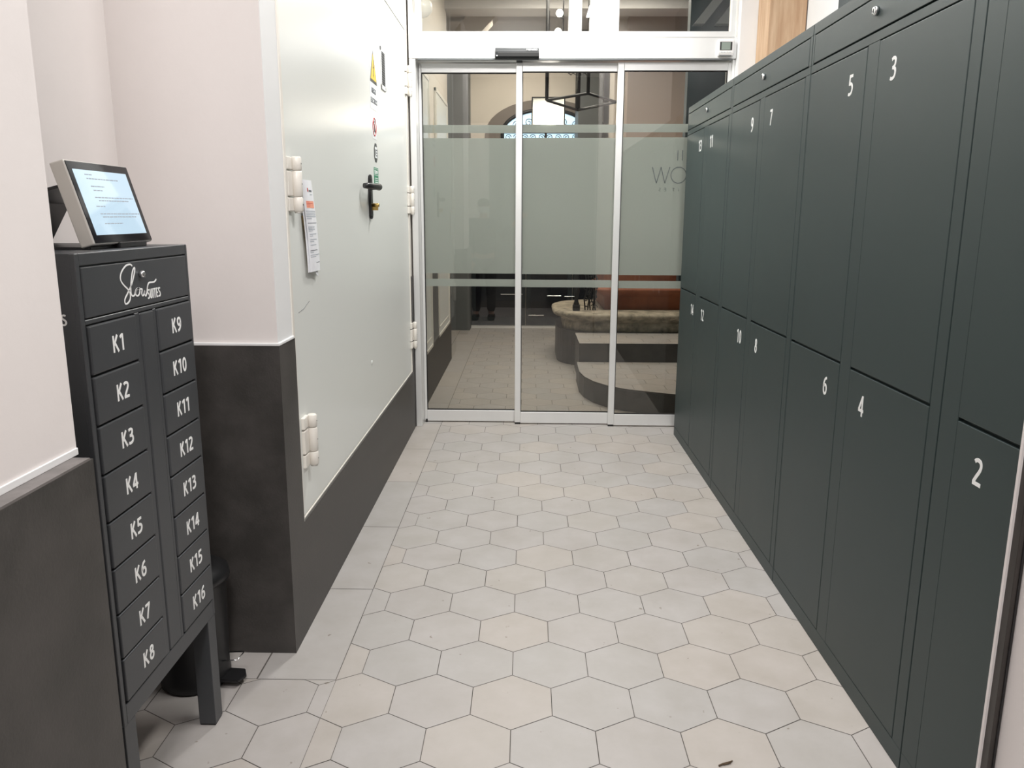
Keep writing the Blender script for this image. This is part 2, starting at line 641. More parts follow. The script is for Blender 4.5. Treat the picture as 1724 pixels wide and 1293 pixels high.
fl = MB()
fl.box(-4.0, 3.5, -6.0, 9.2, -.12, -.0015, M['grout'])
SX = -.553
hex_floor(fl, SX, 2.2, -3.6, 8.6, 0)
hex_floor(fl, -2.6, SX, -3.6, .375, 0)
# plain border slabs beside the left wall
ys = [.375, 1.0, 1.639, 2.29, 2.917, 3.545, 4.17, 4.8, 5.43, 6.06, 6.7, 7.3, 7.9, 8.6]
for a, b in zip(ys, ys[1:]):
    fl.poly([(-.80, a + .0015, 0), (SX - .002, a + .0015, 0), (SX - .002, b - .0015, 0), (-.80, b - .0015, 0)], M['tile'])
for a, b in ((-2.6, -1.9), (-1.9, -1.25), (-1.25, -.803)):
    fl.poly([(a, .377, 0), (b - .002, .377, 0), (b - .002, .56, 0), (a, .56, 0)], M['tile'])
for a, b in ((6.1, 6.9), (6.9, 7.7), (7.7, 8.6)):
    fl.poly([(-2.0, a, 0), (-.803, a, 0), (-.803, b - .003, 0), (-2.0, b - .003, 0)], M['tile'])
for f in fl.bm.faces:
    if f.normal.z < 0 and abs(f.calc_center_median().z) < 1e-4:
        f.normal_flip()
fl.bm.normal_update()
for f in fl.bm.faces:
    if abs(f.calc_center_median().z) < 1e-4 and f.normal.z < 0:
        f.normal_flip()
struct(fl.build('floor'), 'pale grey and beige cement floor of large hexagon tiles', 'floor')

# ------------------------------------------------------------------ walls
HT = 3.6
XS, XP, XN = -.721, -.727, -.716      # cladding face, plaster face, near plaster face
b = MB()
b.box(-1.6, XN, -1.45, -.608, 1.033, HT, M['wall'])
b.box(-1.6, -.70, -1.45, -.618, 0, 1.02, M['stone'])
b.box(-1.7, -1.6, -4.6, -.608, 0, HT, M['wall'])
struct(b.build('wall_left'), 'pinkish white plastered wall nearest on the left', 'wall')
b = MB()
b.box(-.70, -.684, -1.45, -.627, 0, 1.03, M['stone'])
b.box(-1.6, -.6841, -.618, -.627, 0, 1.03, M['stone'])
b.box(-.716, -.684, -1.45, -.627, 1.03, 1.034, M['stone_top'])
b.box(-.716, -.7125, -1.45, -.609, 1.034, 1.046, M['plastic_white'], bev=.001)  # added white strip imitating light reflected off the ledge
struct(b.build('baseboard_left_near'), 'tall dark stone cladding of the near left wall', 'baseboard')
b = MB()
b.box(-1.6, -1.17, -.608, .537, 0, HT, M['wall'])
struct(b.build('wall_left_recess'), 'shaded plaster wall at the back of the recess behind the key cabinet', 'wall')
# pier beside the steel door
b = MB()
b.box(-1.6, XP, .537, .690, 1.036, HT, M['wall'])
b.box(-1.6, XP - .003, .540, .690, 0, 1.036, M['stone'])
b.box(-.76, XP + .0015, .5375, .690, 1.040, HT, M['wall_white'])
struct(b.build('wall_left_pier'), 'plaster pier between the recess and the white steel door', 'wall')
b = MB()
b.box(-1.17, XS, .529, .540, 0, 1.034, M['stone'])
b.box(-.730, XS, .540, .700, 0, 1.034, M['stone'])
b.box(-.730, XS, .700, 3.40, 0, .395, M['stone'])
b.box(-.730, XS, 3.40, 3.462, 0, 1.03, M['stone'])
struct(b.build('baseboard_left_pier'), 'dark stone cladding around the pier and below the steel door', 'baseboard')
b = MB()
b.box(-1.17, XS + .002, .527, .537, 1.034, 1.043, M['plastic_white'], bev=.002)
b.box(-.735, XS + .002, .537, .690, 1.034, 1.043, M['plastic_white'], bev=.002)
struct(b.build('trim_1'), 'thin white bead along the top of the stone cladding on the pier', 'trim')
b = MB()
b.box(-1.6, -.80, .69, 3.47, 0, HT, M['wall'])
b.box(-.80, -.731, .70, 3.46, 0, .39, M['stone'])
b.box(-.80, -.735, .70, 3.46, 2.56, HT, M['door_white'])
struct(b.build('wall_left_far'), 'wall that holds the white steel door', 'wall')
# panel joint above the steel door
b = MB()
b.box(-.736, -.729, .70, 3.44, 2.548, 2.566, M['cream'], bev=.002)
struct(b.build('trim_2'), 'white strip above the steel door leaves', 'trim')

# ceiling, room behind the camera, right hand wall
b = MB().box(-1.7, 3.0, -4.7, 3.60, HT, HT + .1, M['wall_white'])
struct(b.build('ceiling'), 'white corridor ceiling', 'ceiling')
b = MB()
b.box(-1.7, 3.0, -4.7, -4.6, 0, HT, M['grey_paint'])
b.box(-1.15, -.60, -4.6, -4.57, 1.05, 2.9, M['wall'])
struct(b.build('wall_back'), 'wall behind the photographer', 'wall')
b = MB()
b.box(1.66, 1.8, -.75, 3.6, 0, HT, M['wall_white'])
b.box(1.80, 2.9, -4.6, -.75, 0, HT, M['wall'])
struct(b.build('wall_right'), 'white wall above and behind the lockers', 'wall')
b = MB()
b.box(1.655, 1.66, -.75, 2.66, 0, HT, M['teal'])
struct(b.build('trim_3'), 'dark panel on the right wall above the nearest lockers', 'trim')
b = MB()
b.box(1.335, 1.655, 3.40, 3.60, 0, HT, M['wall_white'])
struct(b.build('wall_right_return'), 'white panel between glass entrance and timber post', 'wall')
b = MB()
b.box(1.435, 1.655, 3.16, 3.398, 0, HT, M['wood'], bev=.006)
tag(b.build('timber_post', origin=(1.54, 3.28, 0)), 'old light brown timber post with knots standing behind the lockers', 'post')

# doorway frame at the right edge, just beside the camera
b = MB()
b.box(.8345, .8385, -.632, -.626, 0, 2.4, M['wall'])
fr = b.build('trim_4')
struct(fr, 'thin pale metal strip at the right edge of the picture', 'trim')
b = MB()
b.box(.8385, .852, -.650, -.630, 0, 2.4, M['brown_frame'], bev=.001)
b.box(.846, .849, -.652, -.650, 0, 2.4, M['black'])
struct(b.build('trim_5'), 'dark bronze door frame at the right edge of the picture', 'trim')
b = MB()
b.box(.852, 1.80, -.75, -.640, 0, HT, M['wall'])
struct(b.build('wall_right_near'), 'beige wall end at the right edge of the picture', 'wall')

# ------------------------------------------------------------------ white steel double door (door_1)
d1 = bpy.data.objects.new('door_1', None)
COL.objects.link(d1)
d1.location = (-.74, 2.05, .39)
struct(d1, 'glossy white steel double door in the left wall', 'door')
D0, D1, DS = .700, 3.40, 2.148
b = MB()
b.box(-.80, -.722, D0 - .012, D0 + .010, .392, HT, M['cream'], bev=.003)
b.box(-.80, -.726, D1 - .004, 3.461, 1.031, HT, M['cream'], bev=.002)
b.box(-.80, -.726, D1 - .004, D1 + .012, .392, 1.0305, M['cream'], bev=.002)
b.box(-.80, -.728, D0, D1, .385, .400, M['cream'], bev=.002)
b.build('door_frame', None, d1)
MB().box(-.775, -.731, D0 + .020, DS - .002, .402, 2.545, M['door_white'], bev=.002).build('door_leaf', None, d1)
MB().box(-.775, -.7325, DS + .002, D1 - .005, .402, 2.545, M['door_white'], bev=.002).build('door_leaf', None, d1)


def hinge(y, z0, z1, leafdir, r=.0165):
    m = MB()
    n = 3
    h = z1 - z0
    cuts = [(z0, z0 + h * .27), (z0 + h * .275, z0 + h * .745), (z0 + h * .75, z1)]
    for a, c in cuts:
        m.lathe([(r * .8, 0), (r, .004), (r, c - a - .004), (r * .8, c - a)], (-.709, y, a), M['cream'], 20)
    o = m.build('hinge', None, d1)
    q = MB()
    for a, c in cuts:
        q.box(-.733, -.720, y, y + leafdir * .06, a + .002, c - .002, M['cream'], bev=.003)
    q.build('hinge_leaf', None, o)
    s = MB()
    for a, c in cuts:
        zc = (a + c) / 2
        s.lathe([(.0022, 0), (.0022, .0006)], (-.709 + r - .0003, y - .002, zc), M['rubber'], 8, axis='x')
    s.lathe([(.012, -.004), (.013, 0)], (-.709, y, z0), M['silver'], 16)
    s.build('screw', None, o)


hinge(.775, 1.437, 1.611, -1)
hinge(.815, .566, .749, -1)
for z0, z1 in ((2.165, 2.345), (1.435, 1.611), (.555, .73)):
    hinge(3.432, z0, z1, -1, .013)
# scratch, little bumps
m = MB()
m.tube([(-.7305, .79, 1.105), (-.7305, .86, 1.112), (-.7305, .93, 1.13)], .0006, M['ink'], 5)
m.build('scratch', None, d1)
m = MB()
m.lathe([(.0, .004), (.010, .003), (.012, 0)], (-.731, 2.03, .71), M['door_white'], 16, axis='x')
m.build('plug', None, d1)
# handle
m = MB()
m.prism([(2.075, 1.425), (2.085, 1.412), (2.100, 1.408), (2.115, 1.412), (2.125, 1.425), (2.125, 1.60), (2.115, 1.615), (2.100, 1.620), (2.085, 1.615), (2.075, 1.60)], 'x', -.731, -.718, M['black'], bev=.003)
hp = m.build('handle_plate', None, d1)
m = MB()
m.tube([(-.718, 2.085, 1.560), (-.686, 2.085, 1.560)], .014, M['black'], 14)
m.tube([(-.682, 2.105, 1.560), (-.680, 2.085, 1.560), (-.684, 2.02, 1.560), (-.690, 1.95, 1.560), (-.700, 1.905, 1.560), (-.714, 1.892, 1.560)], [.013, .0165, .015, .014, .014, .012], M['black'], 14)
m.build('lever', None, hp)
m = MB()
m.lathe([(.009, 0), (.009, .032), (.0075, .034)], (-.718, 2.10, 1.475), M['brass'], 16, axis='x')
m.box(-.720, -.690, 2.096, 2.104, 1.450, 1.472, M['brass'])
m.build('key_cylinder', None, hp)
# ventilation grille
m = MB()
y0, y1, z0, z1 = 2.515, 2.650, 2.075, 2.285
for a, c, e, f in ((y0, y1, z0, z0 + .022), (y0, y1, z1 - .022, z1), (y0, y0 + .014, z0, z1), (y1 - .016, y1, z0, z1)):
    m.box(-.733, -.7275, a, c, e, f, M['plastic_white'], bev=.0015)
vg = m.build('vent_grille', None, d1)
MB().box(-.7315, -.7290, y0 + .01, y1 - .01, z0 + .01, z1 - .01, M['rubber']).build('mesh', None, vg)
m = MB()
for k in range(13):
    z = z0 + .030 + k * .0125
    m.box(-.7292, -.7284, y0 + .018, y1 - .018, z, z + .003, M['grey_paint'])
m.build('louvre', None, vg)

# signs stuck on the steel door (x = surface -.731 for the near leaf, -.7325 for the far leaf)
FX = -.7322
def sgn(name, label, y, z):
    return thing(name, label, 'sign', (FX, y, z))


t = sgn('warning_sign', 'yellow electrical hazard triangle over the words RIESGO ELECTRICO on the white door', 2.30, 2.08)
m = MB()
m.box(FX, FX + .0008, 2.205, 2.398, 1.940, 2.235, M['signwhite'])
m.build('backing', None, t)
def tri(cy, cz, s, x0, x1, mt, m):
    m.prism([(cy - s, cz - s * .83), (cy + s, cz - s * .83), (cy, cz + s * .9)], 'x', x0, x1, mt)
m = MB()
tri(2.302, 2.143, .092, FX + .0008, FX + .0014, M['signblack'], m)
m.build('triangle_border', None, t)
m = MB()
tri(2.302, 2.141, .072, FX + .0014, FX + .0020, M['yellow'], m)
m.build('triangle', None, t)
m = MB()
m.prism([(2.312, 2.180), (2.288, 2.135), (2.302, 2.135), (2.290, 2.100), (2.296, 2.104), (2.297, 2.092), (2.306, 2.104), (2.300, 2.108), (2.318, 2.146), (2.304, 2.146), (2.318, 2.178)], 'x', FX + .002, FX + .0026, M['signblack'])
m.build('lightning_bolt', None, t)
text('lettering', 'RIESGO', .026, (FX + .0008, 2.302, 2.030), (0, 1, 0), (0, 0, 1), M['ink'], t, xs=1.05, bold=.03)
text('lettering', 'ELECTRICO', .026, (FX + .0008, 2.302, 1.982), (0, 1, 0), (0, 0, 1), M['ink'], t, xs=.95, bold=.03)

t = sgn('prohibition_sign', 'round red ringed prohibition sticker below the yellow triangle', 2.29, 1.858)
m = MB()
m.box(FX, FX + .0006, 2.235, 2.345, 1.800, 1.925, M['signwhite'])
m.build('backing', None, t)
m = MB()
m.tube([(FX + .0008, 2.29 + .042 * math.cos(a * PI / 16), 1.858 + .042 * math.sin(a * PI / 16)) for a in range(32)], .0028, M['red'], 6, closed=True)
m.tube([(FX + .001, 2.29 - .029, 1.858 + .029), (FX + .001, 2.29 + .029, 1.858 - .029)], .0022, M['red'], 6)
m.build('red_ring', None, t)
m = MB()
m.lathe([(0, .0012), (.006, .001), (.006, 0)], (FX + .0008, 2.292, 1.884), M['signblack'], 12, axis='x')
m.prism([(2.282, 1.875), (2.302, 1.875), (2.304, 1.850), (2.300, 1.834), (2.294, 1.834), (2.291, 1.848), (2.287, 1.834), (2.281, 1.834)], 'x', FX + .0006, FX + .0014, M['signblack'])
m.build('pictogram', None, t)

t = sgn('safety_sticker', 'dark grey diamond sticker with white panel between red ring and green sticker', 2.31, 1.735)
m = MB()
m.prism([(2.31 + .052 * math.cos(k * PI / 4 + PI / 8), 1.735 + .050 * math.sin(k * PI / 4 + PI / 8)) for k in range(8)], 'x', FX, FX + .0008, M['signblack'])
m.build('backing', None, t)
m = MB()
m.box(FX + .0008, FX + .0014, 2.285, 2.345, 1.710, 1.764, M['signwhite'])
m.build('panel', None, t)
m = MB()
m.box(FX + .0014, FX + .002, 2.292, 2.306, 1.722, 1.752, M['signblack'])
for z in (1.745, 1.732, 1.719):
    m.box(FX + .0014, FX + .002, 2.315, 2.336, z, z + .006, M['ink'])
m.build('pictogram', None, t)

t = sgn('safety_sticker', 'green rectangular emergency sticker just above the black lever handle', 2.305, 1.62)
m = MB()
m.box(FX, FX + .0008, 2.245, 2.362, 1.578, 1.662, M['signgreen'])
m.build('backing', None, t)
m = MB()
for z in (1.655, 1.624):
    m.box(FX + .0008, FX + .0014, 2.250, 2.357, z, z + .002, M['signwhite'])
m.box(FX + .0008, FX + .0014, 2.258, 2.285, 1.630, 1.650, M['signwhite'])
m.prism([(2.300, 1.632), (2.325, 1.632), (2.325, 1.626), (2.345, 1.641), (2.325, 1.653), (2.325, 1.647), (2.300, 1.647)], 'x', FX + .0008, FX + .0014, M['signwhite'])
for z in (1.608, 1.598, 1.588):
    m.box(FX + .0008, FX + .0014, 2.262, 2.345, z, z + .004, M['signwhite'])
m.build('pictogram', None, t)

# paper notice clipped under the upper hinge
t = thing('paper_notice', 'curling printed paper sheets hanging beside the upper left hinge of the white door', 'notice', (-.729, .94, 1.24))


def sheet(y0, y1, z0, z1, x, bulge, drift, name, m_, par, th=.0006, torn=False):
    mm = MB()
    n = 14
    t_ = bmesh.new()
    F, Bk = [], []
    for i in range(n + 1):
        f = i / n
        z = z1 + (z0 - z1) * f
        xx = x + bulge * math.sin(f * PI * .9) + .006 * f * f
        dy = drift * f
        za = z
        zb = z
        if torn and i == n:
            za, zb = z + .012, z - .010
        F.append([t_.verts.new((xx + th, y0 + dy, za)), t_.verts.new((xx + th + .002, (y0 + y1) / 2 + dy, (za + zb) / 2 + (.014 if torn and i == n else 0))), t_.verts.new((xx + th, y1 + dy, zb))])
        Bk.append([t_.verts.new((xx, y0 + dy, za)), t_.verts.new((xx + .002, (y0 + y1) / 2 + dy, (za + zb) / 2 + (.014 if torn and i == n else 0))), t_.verts.new((xx, y1 + dy, zb))])
    for i in range(n):
        for k in range(2):
            t_.faces.new((F[i][k], F[i][k + 1], F[i + 1][k + 1], F[i + 1][k]))
            t_.faces.new((Bk[i][k], Bk[i + 1][k], Bk[i + 1][k + 1], Bk[i][k + 1]))
        t_.faces.new((F[i][0], F[i + 1][0], Bk[i + 1][0], Bk[i][0]))
        t_.faces.new((F[i][2], Bk[i][2], Bk[i + 1][2], F[i + 1][2]))
    for f_ in t_.faces:
        f_.smooth = True
    mm.merge(t_)
    return mm.build(name, m_, par)


PY0, PY1, PZ0, PZ1 = .870, 1.005, 1.232, 1.545
sheet(PY0 + .010, PY1 + .012, PZ0 + .008, PZ1 - .12, -.7285, .004, .045, 'cardboard_backing', mat('brown cardboard', (.45, .30, .10), .8), t)
sheet(PY0 - .004, PY1 - .01, PZ0 - .012, PZ1 - .03, -.7270, .005, .028, 'under_sheet', M['paper'], t, torn=True)
sheet(PY0, PY1, PZ0, PZ1, -.7245, .007, .040, 'top_sheet', M['paper'], t)


def pp(u, v):   # sheet coordinates (0..1, 0..1 from the top) to the sheet surface
    xx = -.7245 + .007 * math.sin(v * PI * .9) + .006 * v * v + .0008 + .002 * (1 - abs(2 * u - 1))
    return Vector((xx + .0004, PY0 + (PY1 - PY0) * u + .040 * v, PZ1 + (PZ0 - PZ1) * v))


def pbar(m, u0, u1, v0, v1, mt):
    um = (u0 + u1) / 2
    m.poly([pp(u0, v1), pp(um, v1), pp(u1, v1), pp(u1, v0), pp(um, v0), pp(u0, v0)], mt)


m = MB()
pbar(m, .18, .90, .225, .30, M['orange'])
pbar(m, .42, .50, .085, .125, M['red'])
m.build('orange_print', None, t)
m = MB()
pbar(m, .55, .85, .105, .125, M['ink'])
pbar(m, .62, .86, .150, .158, M['ink_soft'])
rows = [(.33, .05, .95), (.35, .05, .95), (.37, .05, .95), (.39, .05, .95), (.41, .05, .5), (.46, .10, .95), (.50, .10, .70), (.515, .10, .66), (.53, .10, .70), (.545, .10, .5), (.58, .15, .8), (.60, .15, .45), (.64, .15, .8), (.66, .15, .5), (.70, .15, .7), (.76, .1, .8), (.78, .1, .4), (.81, .1, .95), (.83, .1, .6), (.90, .6, .95)]
for v, a, c in rows:
    pbar(m, a, c, v, v + .006, M['ink'] if v in (.46, .90, .76) else M['ink_soft'])
for v, a, c in ((.233, .2, .6), (.248, .2, .82), (.263, .2, .78), (.278, .2, .7)):
    pbar(m, a, c, v, v + .005, M['red'])
m.build('print_lines', None, t)

# ------------------------------------------------------------------ aluminium and glass entrance (door_2)
d2 = bpy.data.objects.new('door_2', None)
COL.objects.link(d2)
d2.location = (.33, 3.55, 0)
struct(d2, 'automatic sliding glass entrance with aluminium frame and frosted bands', 'door')
YF = 3.46
b = MB()
b.box(-.69, 1.333, YF, 3.66, 2.392, 2.516, M['alu'], bev=.003)
b.box(-.66, 1.31, YF - .002, YF + .02, 2.384, 2.392, M['grey_paint'])
b.build('header', None, d2)
b = MB()
b.box(-.717, -.676, 3.462, 3.66, 0, 2.392, M['alu'], bev=.004)
b.box(-.7175, -.69, 3.462, 3.66, 2.392, HT, M['alu'], bev=.003)
b.box(1.333, 1.336, YF, 3.66, 0, HT, M['alu'])
b.box(1.318, 1.333, YF + .02, 3.66, 0, 2.392, M['alu'], bev=.003)
b.build('frame_post', None, d2)
# transom window over the header
b = MB()
TZ = 2.518
b.prism([(-.672, TZ), (1.318, TZ), (1.290, TZ + .034), (-.636, TZ + .034)], 'y', YF + .003, YF + .061, M['alu'])
b.box(-.672, -.636, YF + .004, YF + .06, TZ, HT, M['alu'], bev=.002)
b.box(1.290, 1.318, YF + .004, YF + .06, TZ, HT, M['alu'], bev=.002)
b.box(.286, .367, YF + .004, YF + .10, TZ + .02, HT, M['alu'], bev=.003)
b.box(.418, .598, YF + .004, YF + .10, TZ + .02, HT, M['alu'], bev=.003)
b.build('transom_frame', None, d2)
MB().box(-.64, 1.295, YF + .036, YF + .040, TZ + .02, HT, M['glass']).build('transom_glass', None, d2)


def leaf(xa, xb, y, zb, zt, l, r, botrail=(.008, .087), toprail=2.330):
    """one sliding leaf: xa..xb outer, l / r = stile widths"""
    p = bpy.data.objects.new('door_leaf', None)
    COL.objects.link(p)
    p.parent = d2
    p.location = Vector(((xa + xb) / 2, y, 0)) - wpos(d2)
    m = MB()
    if l: m.box(xa, xa + l, y, y + .035, botrail[0] + .004, zt, M['alu'], bev=.003)
    if r: m.box(xb - r, xb, y, y + .035, botrail[0] + .004, zt, M['alu'], bev=.003)
    m.box(xa + l, xb - r, y + .001, y + .034, botrail[0], botrail[1], M['alu'], bev=.002)
    m.box(xa + l, xb - r, y + .001, y + .034, toprail, zt, M['alu'], bev=.002)
    m.build('leaf_frame', None, p)
    g0, g1 = xa + l, xb - r
    m = MB()
    for a, c, e, f in ((g0, g1, botrail[1], botrail[1] + .004), (g0, g1, toprail - .004, toprail), (g0, g0 + .004, botrail[1], toprail), (g1 - .004, g1, botrail[1], toprail)):
        m.box(a, c, y + .004, y + .03, e, f, M['rubber'])
    m.build('gasket', None, p)
    MB().box(g0 + .004, g1 - .004, y + .014, y + .018, botrail[1] + .004, toprail - .004, M['glass']).build('glass_pane', None, p)
    for e, f in ((1.041, 1.925), (1.957, 2.008), (.953, 1.003)):
        m = MB()
        m.box(g0 + .004, g1 - .004, y + .0195, y + .0205, e, f, M['film'])
        m.build('frosted_band', None, p)
    return p


LA = leaf(-.675, -.008, 3.592, 0, 2.386, .018, .0)
LB = leaf(-.042, .612, 3.550, 0, 2.384, .041, .0)
LC = leaf(.604, 1.318, 3.508, 0, 2.380, .041, .020)
# rubber shoes and stop blocks
m = MB()
m.box(-.040, -.002, 3.552, 3.583, .0, .012, M['rubber'])
m.box(.606, .643, 3.510, 3.541, .0, .012, M['rubber'])
m.box(-.668, -.655, 3.585, 3.62, 0, .022, M['rubber'])
m.box(-.040, -.002, 3.50, 3.583, 2.3845, 2.392, M['rubber'])
m.build('rubber_shoe', None, d2)
# etched letters on the right leaf (seen from behind)
yy = 3.5215
for s, xc, zc, sz, xs in (('I', 1.008, 1.8125, .064, 1), ('I', 1.038, 1.8125, .064, 1)):
    m = MB()
    m.box(xc - .003, xc + .003, yy, yy + .0006, zc - sz / 2, zc + sz / 2, M['door_logo'])
    m.build('lettering', None, LC)
m = MB()
m.ribbon([(.847, yy + .0006, 1.739), (.876, yy + .0006, 1.637)], .0055, (0, -1, 0), .0006, M['door_logo'])
m.ribbon([(.876, yy + .0006, 1.637), (.9035, yy + .0006, 1.739)], .0055, (0, -1, 0), .0006, M['door_logo'])
m.ribbon([(.9035, yy + .0006, 1.739), (.931, yy + .0006, 1.637)], .0055, (0, -1, 0), .0006, M['door_logo'])
m.ribbon([(.931, yy + .0006, 1.637), (.960, yy + .0006, 1.739)], .0055, (0, -1, 0), .0006, M['door_logo'])
m.build('lettering', None, LC)
m = MB()
m.ribbon([(1.0185 + .0495 * math.cos(a * PI / 24), yy + .0006, 1.6885 + .0505 * math.sin(a * PI / 24)) for a in range(49)], .0055, (0, -1, 0), .0006, M['door_logo'])
m.build('lettering', None, LC)
m = MB()
xx_ = 1.105
m.ribbon([(xx_, yy + .0006, 1.739), (xx_, yy + .0006, 1.637), (xx_ + .045, yy + .0006, 1.637)], .0055, (0, -1, 0), .0006, M['door_logo'])
m.build('lettering', None, LC)
for s, xc in (('S', .896), ('E', .931), ('T', .985), ('I', 1.020)):
    text('lettering', s, .021, (xc + .004, yy + .0004, 1.597), (1, 0, 0), (0, 0, 1), M['door_logo'], LC, xs=1.1, bold=-.01, ext=.0005, mirror=(s in 'SE'))

# motion sensor on the header
t = thing('door_sensor', 'black motion sensor bar mounted on the white header above the glass leaves', 'sensor', (-.035, YF, 2.42))
m = MB()
m.prism([(YF, 2.388), (YF, 2.453), (YF - .018, 2.453), (YF - .034, 2.444), (YF - .040, 2.425), (YF - .040, 2.400), (YF - .030, 2.388)], 'x', -.172, .102, M['sensor'], bev=.002)
m.build('housing', None, t)
m = MB()
m.prism([(YF - .0415, 2.398), (YF - .0415, 2.418), (YF - .038, 2.430), (YF - .036, 2.398)], 'x', -.155, .098, M['rubber'])
m.build('lens_strip', None, t)
m = MB()
m.lathe([(.004, 0), (.004, .001)], (-.160, YF - .0412, 2.402), M['white'], 10, axis='y')
m.build('status_light', None, t)
text('lettering', 'manusa', .0105, (.053, YF - .0412, 2.436), (1, 0, 0), (0, .0, 1), M['white'], t, xs=.95, bold=.01)
m = MB()
m.tube([(.0865 + .0042 * math.cos(a * PI / 8), YF - .0414, 2.436 + .0042 * math.sin(a * PI / 8)) for a in range(16)], .0013, M['white'], 6, closed=True)
m.build('emblem', None, t)

# programming unit on the header, right end
t = thing('door_controller', 'small white control unit with grey display on the right end of the header', 'thermostat', (1.259, YF, 2.45))
m = MB()
m.prism([(YF, 2.402), (YF, 2.503), (YF - .022, 2.500), (YF - .028, 2.494), (YF - .028, 2.418), (YF - .022, 2.404)], 'x', 1.214, 1.307, M['plastic_white'], bev=.003)
m.build('housing', None, t)
m = MB()
m.box(1.2225, 1.297, YF - .0295, YF - .027, 2.436, 2.485, M['black'])
m.build('display_frame', None, t)
MB().box(1.231, 1.287, YF - .0305, YF - .029, 2.4385, 2.4825, M['lcd']).build('display', None, t)
m = MB()
for k in range(4):
    m.box(1.229 + k * .017, 1.241 + k * .017, YF - .0300, YF - .0275, 2.4215, 2.4275, M['signwhite'], bev=.001)
    m.box(1.231 + k * .017, 1.238 + k * .017, YF - .0305, YF - .0295, 2.4235, 2.4255, M['ink_soft'])
m.build('button', None, t)
MB().box(1.222, 1.296, YF - .027, YF - .015, 2.4015, 2.4085, M['grey_paint']).build('base_slot', None, t)

# ------------------------------------------------------------------ lockers
XR = 1.025


def locker_unit(y0, y1, doors, label, knob_y, drawer=True):
    """y0 near end, y1 far end; doors = [(ya, yb, upper no, lower no, number y)]"""
    t = thing('locker_cabinet', label, 'locker', (XR + .19, (y0 + y1) / 2, 0), 'anthracite luggage locker cabinets along the right wall')
    g = .0012
    m = MB()
    bx = XR + .014
    m.box(bx, 1.405, y0 + g, y1 - g, 0, 2.080, M['locker'])
    # front frame, flush with the doors
    F = lambda a, c, e, f: m.box(XR, bx + .001, a, c, e, f, M['locker'], bev=.0012, seg=1)
    F(y0 + g, y1 - g, 2.044, 2.080)
    F(y0 + g, y1 - g, 1.9165, 1.9425)
    F(y0 + g, y1 - g, 0, .058)
    edges = [y0 + g] + [v for d in doors for v in (d[0] - .0022, d[1] + .0022)] + [y1 - g]
    for k in range(0, len(edges), 2):
        F(edges[k], edges[k + 1], .058, 1.9165)
    F(y0 + g, y0 + .026, 1.9425, 2.044)
    F(y1 - .018, y1 - g, 1.9425, 2.044)
    m.build('carcass', None, t)
    pnl = MB().box(XR - .0005, bx - .003, y0 + .029, y1 - .021, 1.9475, 2.0395, M['locker'], bev=.0015).build('service_flap', None, t)
    m = MB()
    m.lathe([(.0, -.012), (.011, -.012), (.013, -.009), (.013, 0)], (XR - .0005, knob_y, 2.0), M['chrome'], 20, axis='x')
    m.box(XR - .014, XR - .012, knob_y - .0012, knob_y + .0012, 1.994, 2.006, M['black'])
    m.build('lock', None, pnl)
    for ya, yb, nu, nl, ny in doors:
        for z0, z1, nn, zc in ((.982, 1.9125, nu, 1.823), (.061, .9735, nl, .883)):
            o = MB().box(XR - .0008, bx - .003, ya, yb, z0, z1, M['locker'], bev=.0016).build('door', None, t)
            # pressed fold line beside the hinge side
            glyphs('number', nn, .062, (XR - .0008, ny, zc), (0, -1, 0), (0, 0, 1), M['white'], o, xs=1.12, wt=.145, sp=.17)
    return t


locker_unit(2.212, 3.313, [(2.262, 2.722, '11', '12', 2.630), (2.826, 3.290, '13', '14', 2.915)],
            'dark locker cabinet numbered 11 to 14, farthest of the row beside the glass entrance', 2.758)
locker_unit(1.106, 2.210, [(1.157, 1.650, '7', '8', 1.547), (1.724, 2.188, '9', '10', 1.826)],
            'dark locker cabinet numbered 7 to 10, second from the glass entrance', 1.678)
locker_unit(-.008, 1.104, [(.045, .536, '3', '4', .433), (.620, 1.094, '5', '6', .726)],
            'dark locker cabinet numbered 3 to 6, third from the glass entrance', .574)
locker_unit(-.600, -.010, [(-.575, -.090, '1', '2', -.192)],
            'dark locker cabinet numbered 1 and 2, nearest at the right edge', -.30)

# ------------------------------------------------------------------ key cabinet on legs
XK = -.84
t = thing('key_cabinet', 'dark grey key locker cabinet on four legs with compartments K1 to K16', 'cabinet', (-.995, -.07, 0))
KY0, KY1, KB, KT = -.333, .190, .322, 1.353
m = MB()
m.box(-1.150, XK - .0085, KY0 + .0006, KY1 - .0006, KB + .0006, KT - .0006, M['kcab'])
F = lambda a, c, e, f: m.box(XK - .012, XK, a, c, e, f, M['kcab'], bev=.0015, seg=1)
F(-.3185, .179, 1.3285, KT)
F(-.3185, .179, 1.2115, 1.2215)
F(-.3185, .179, KB, .3685)
F(KY0, -.3185, KB, KT)
F(.179, KY1, KB, KT)
F(-.1155, -.0955, .3685, 1.2115)
F(-.0265, -.0125, .3685, 1.2115)
body = m.build('body', None, t)
m = MB()
m.box(XK - .010, XK + .002, -.0935, -.0285, .372, 1.209, M['kcab'], bev=.003)
m.build('centre_panel', None, t)
dr = MB().box(XK - .010, XK + .001, -.3155, .1765, 1.2245, 1.3255, M['kcab'], bev=.002).build('service_flap', None, t)
m = MB()
m.lathe([(0, .010), (.006, .010), (.0075, .008), (.0075, 0)], (XK + .001, -.076, 1.296), M['chrome'], 18, axis='x')
m.box(XK + .010, XK + .013, -.0775, -.0745, 1.289, 1.302, M['chrome'], bev=.001)
m.build('lock', None, dr)
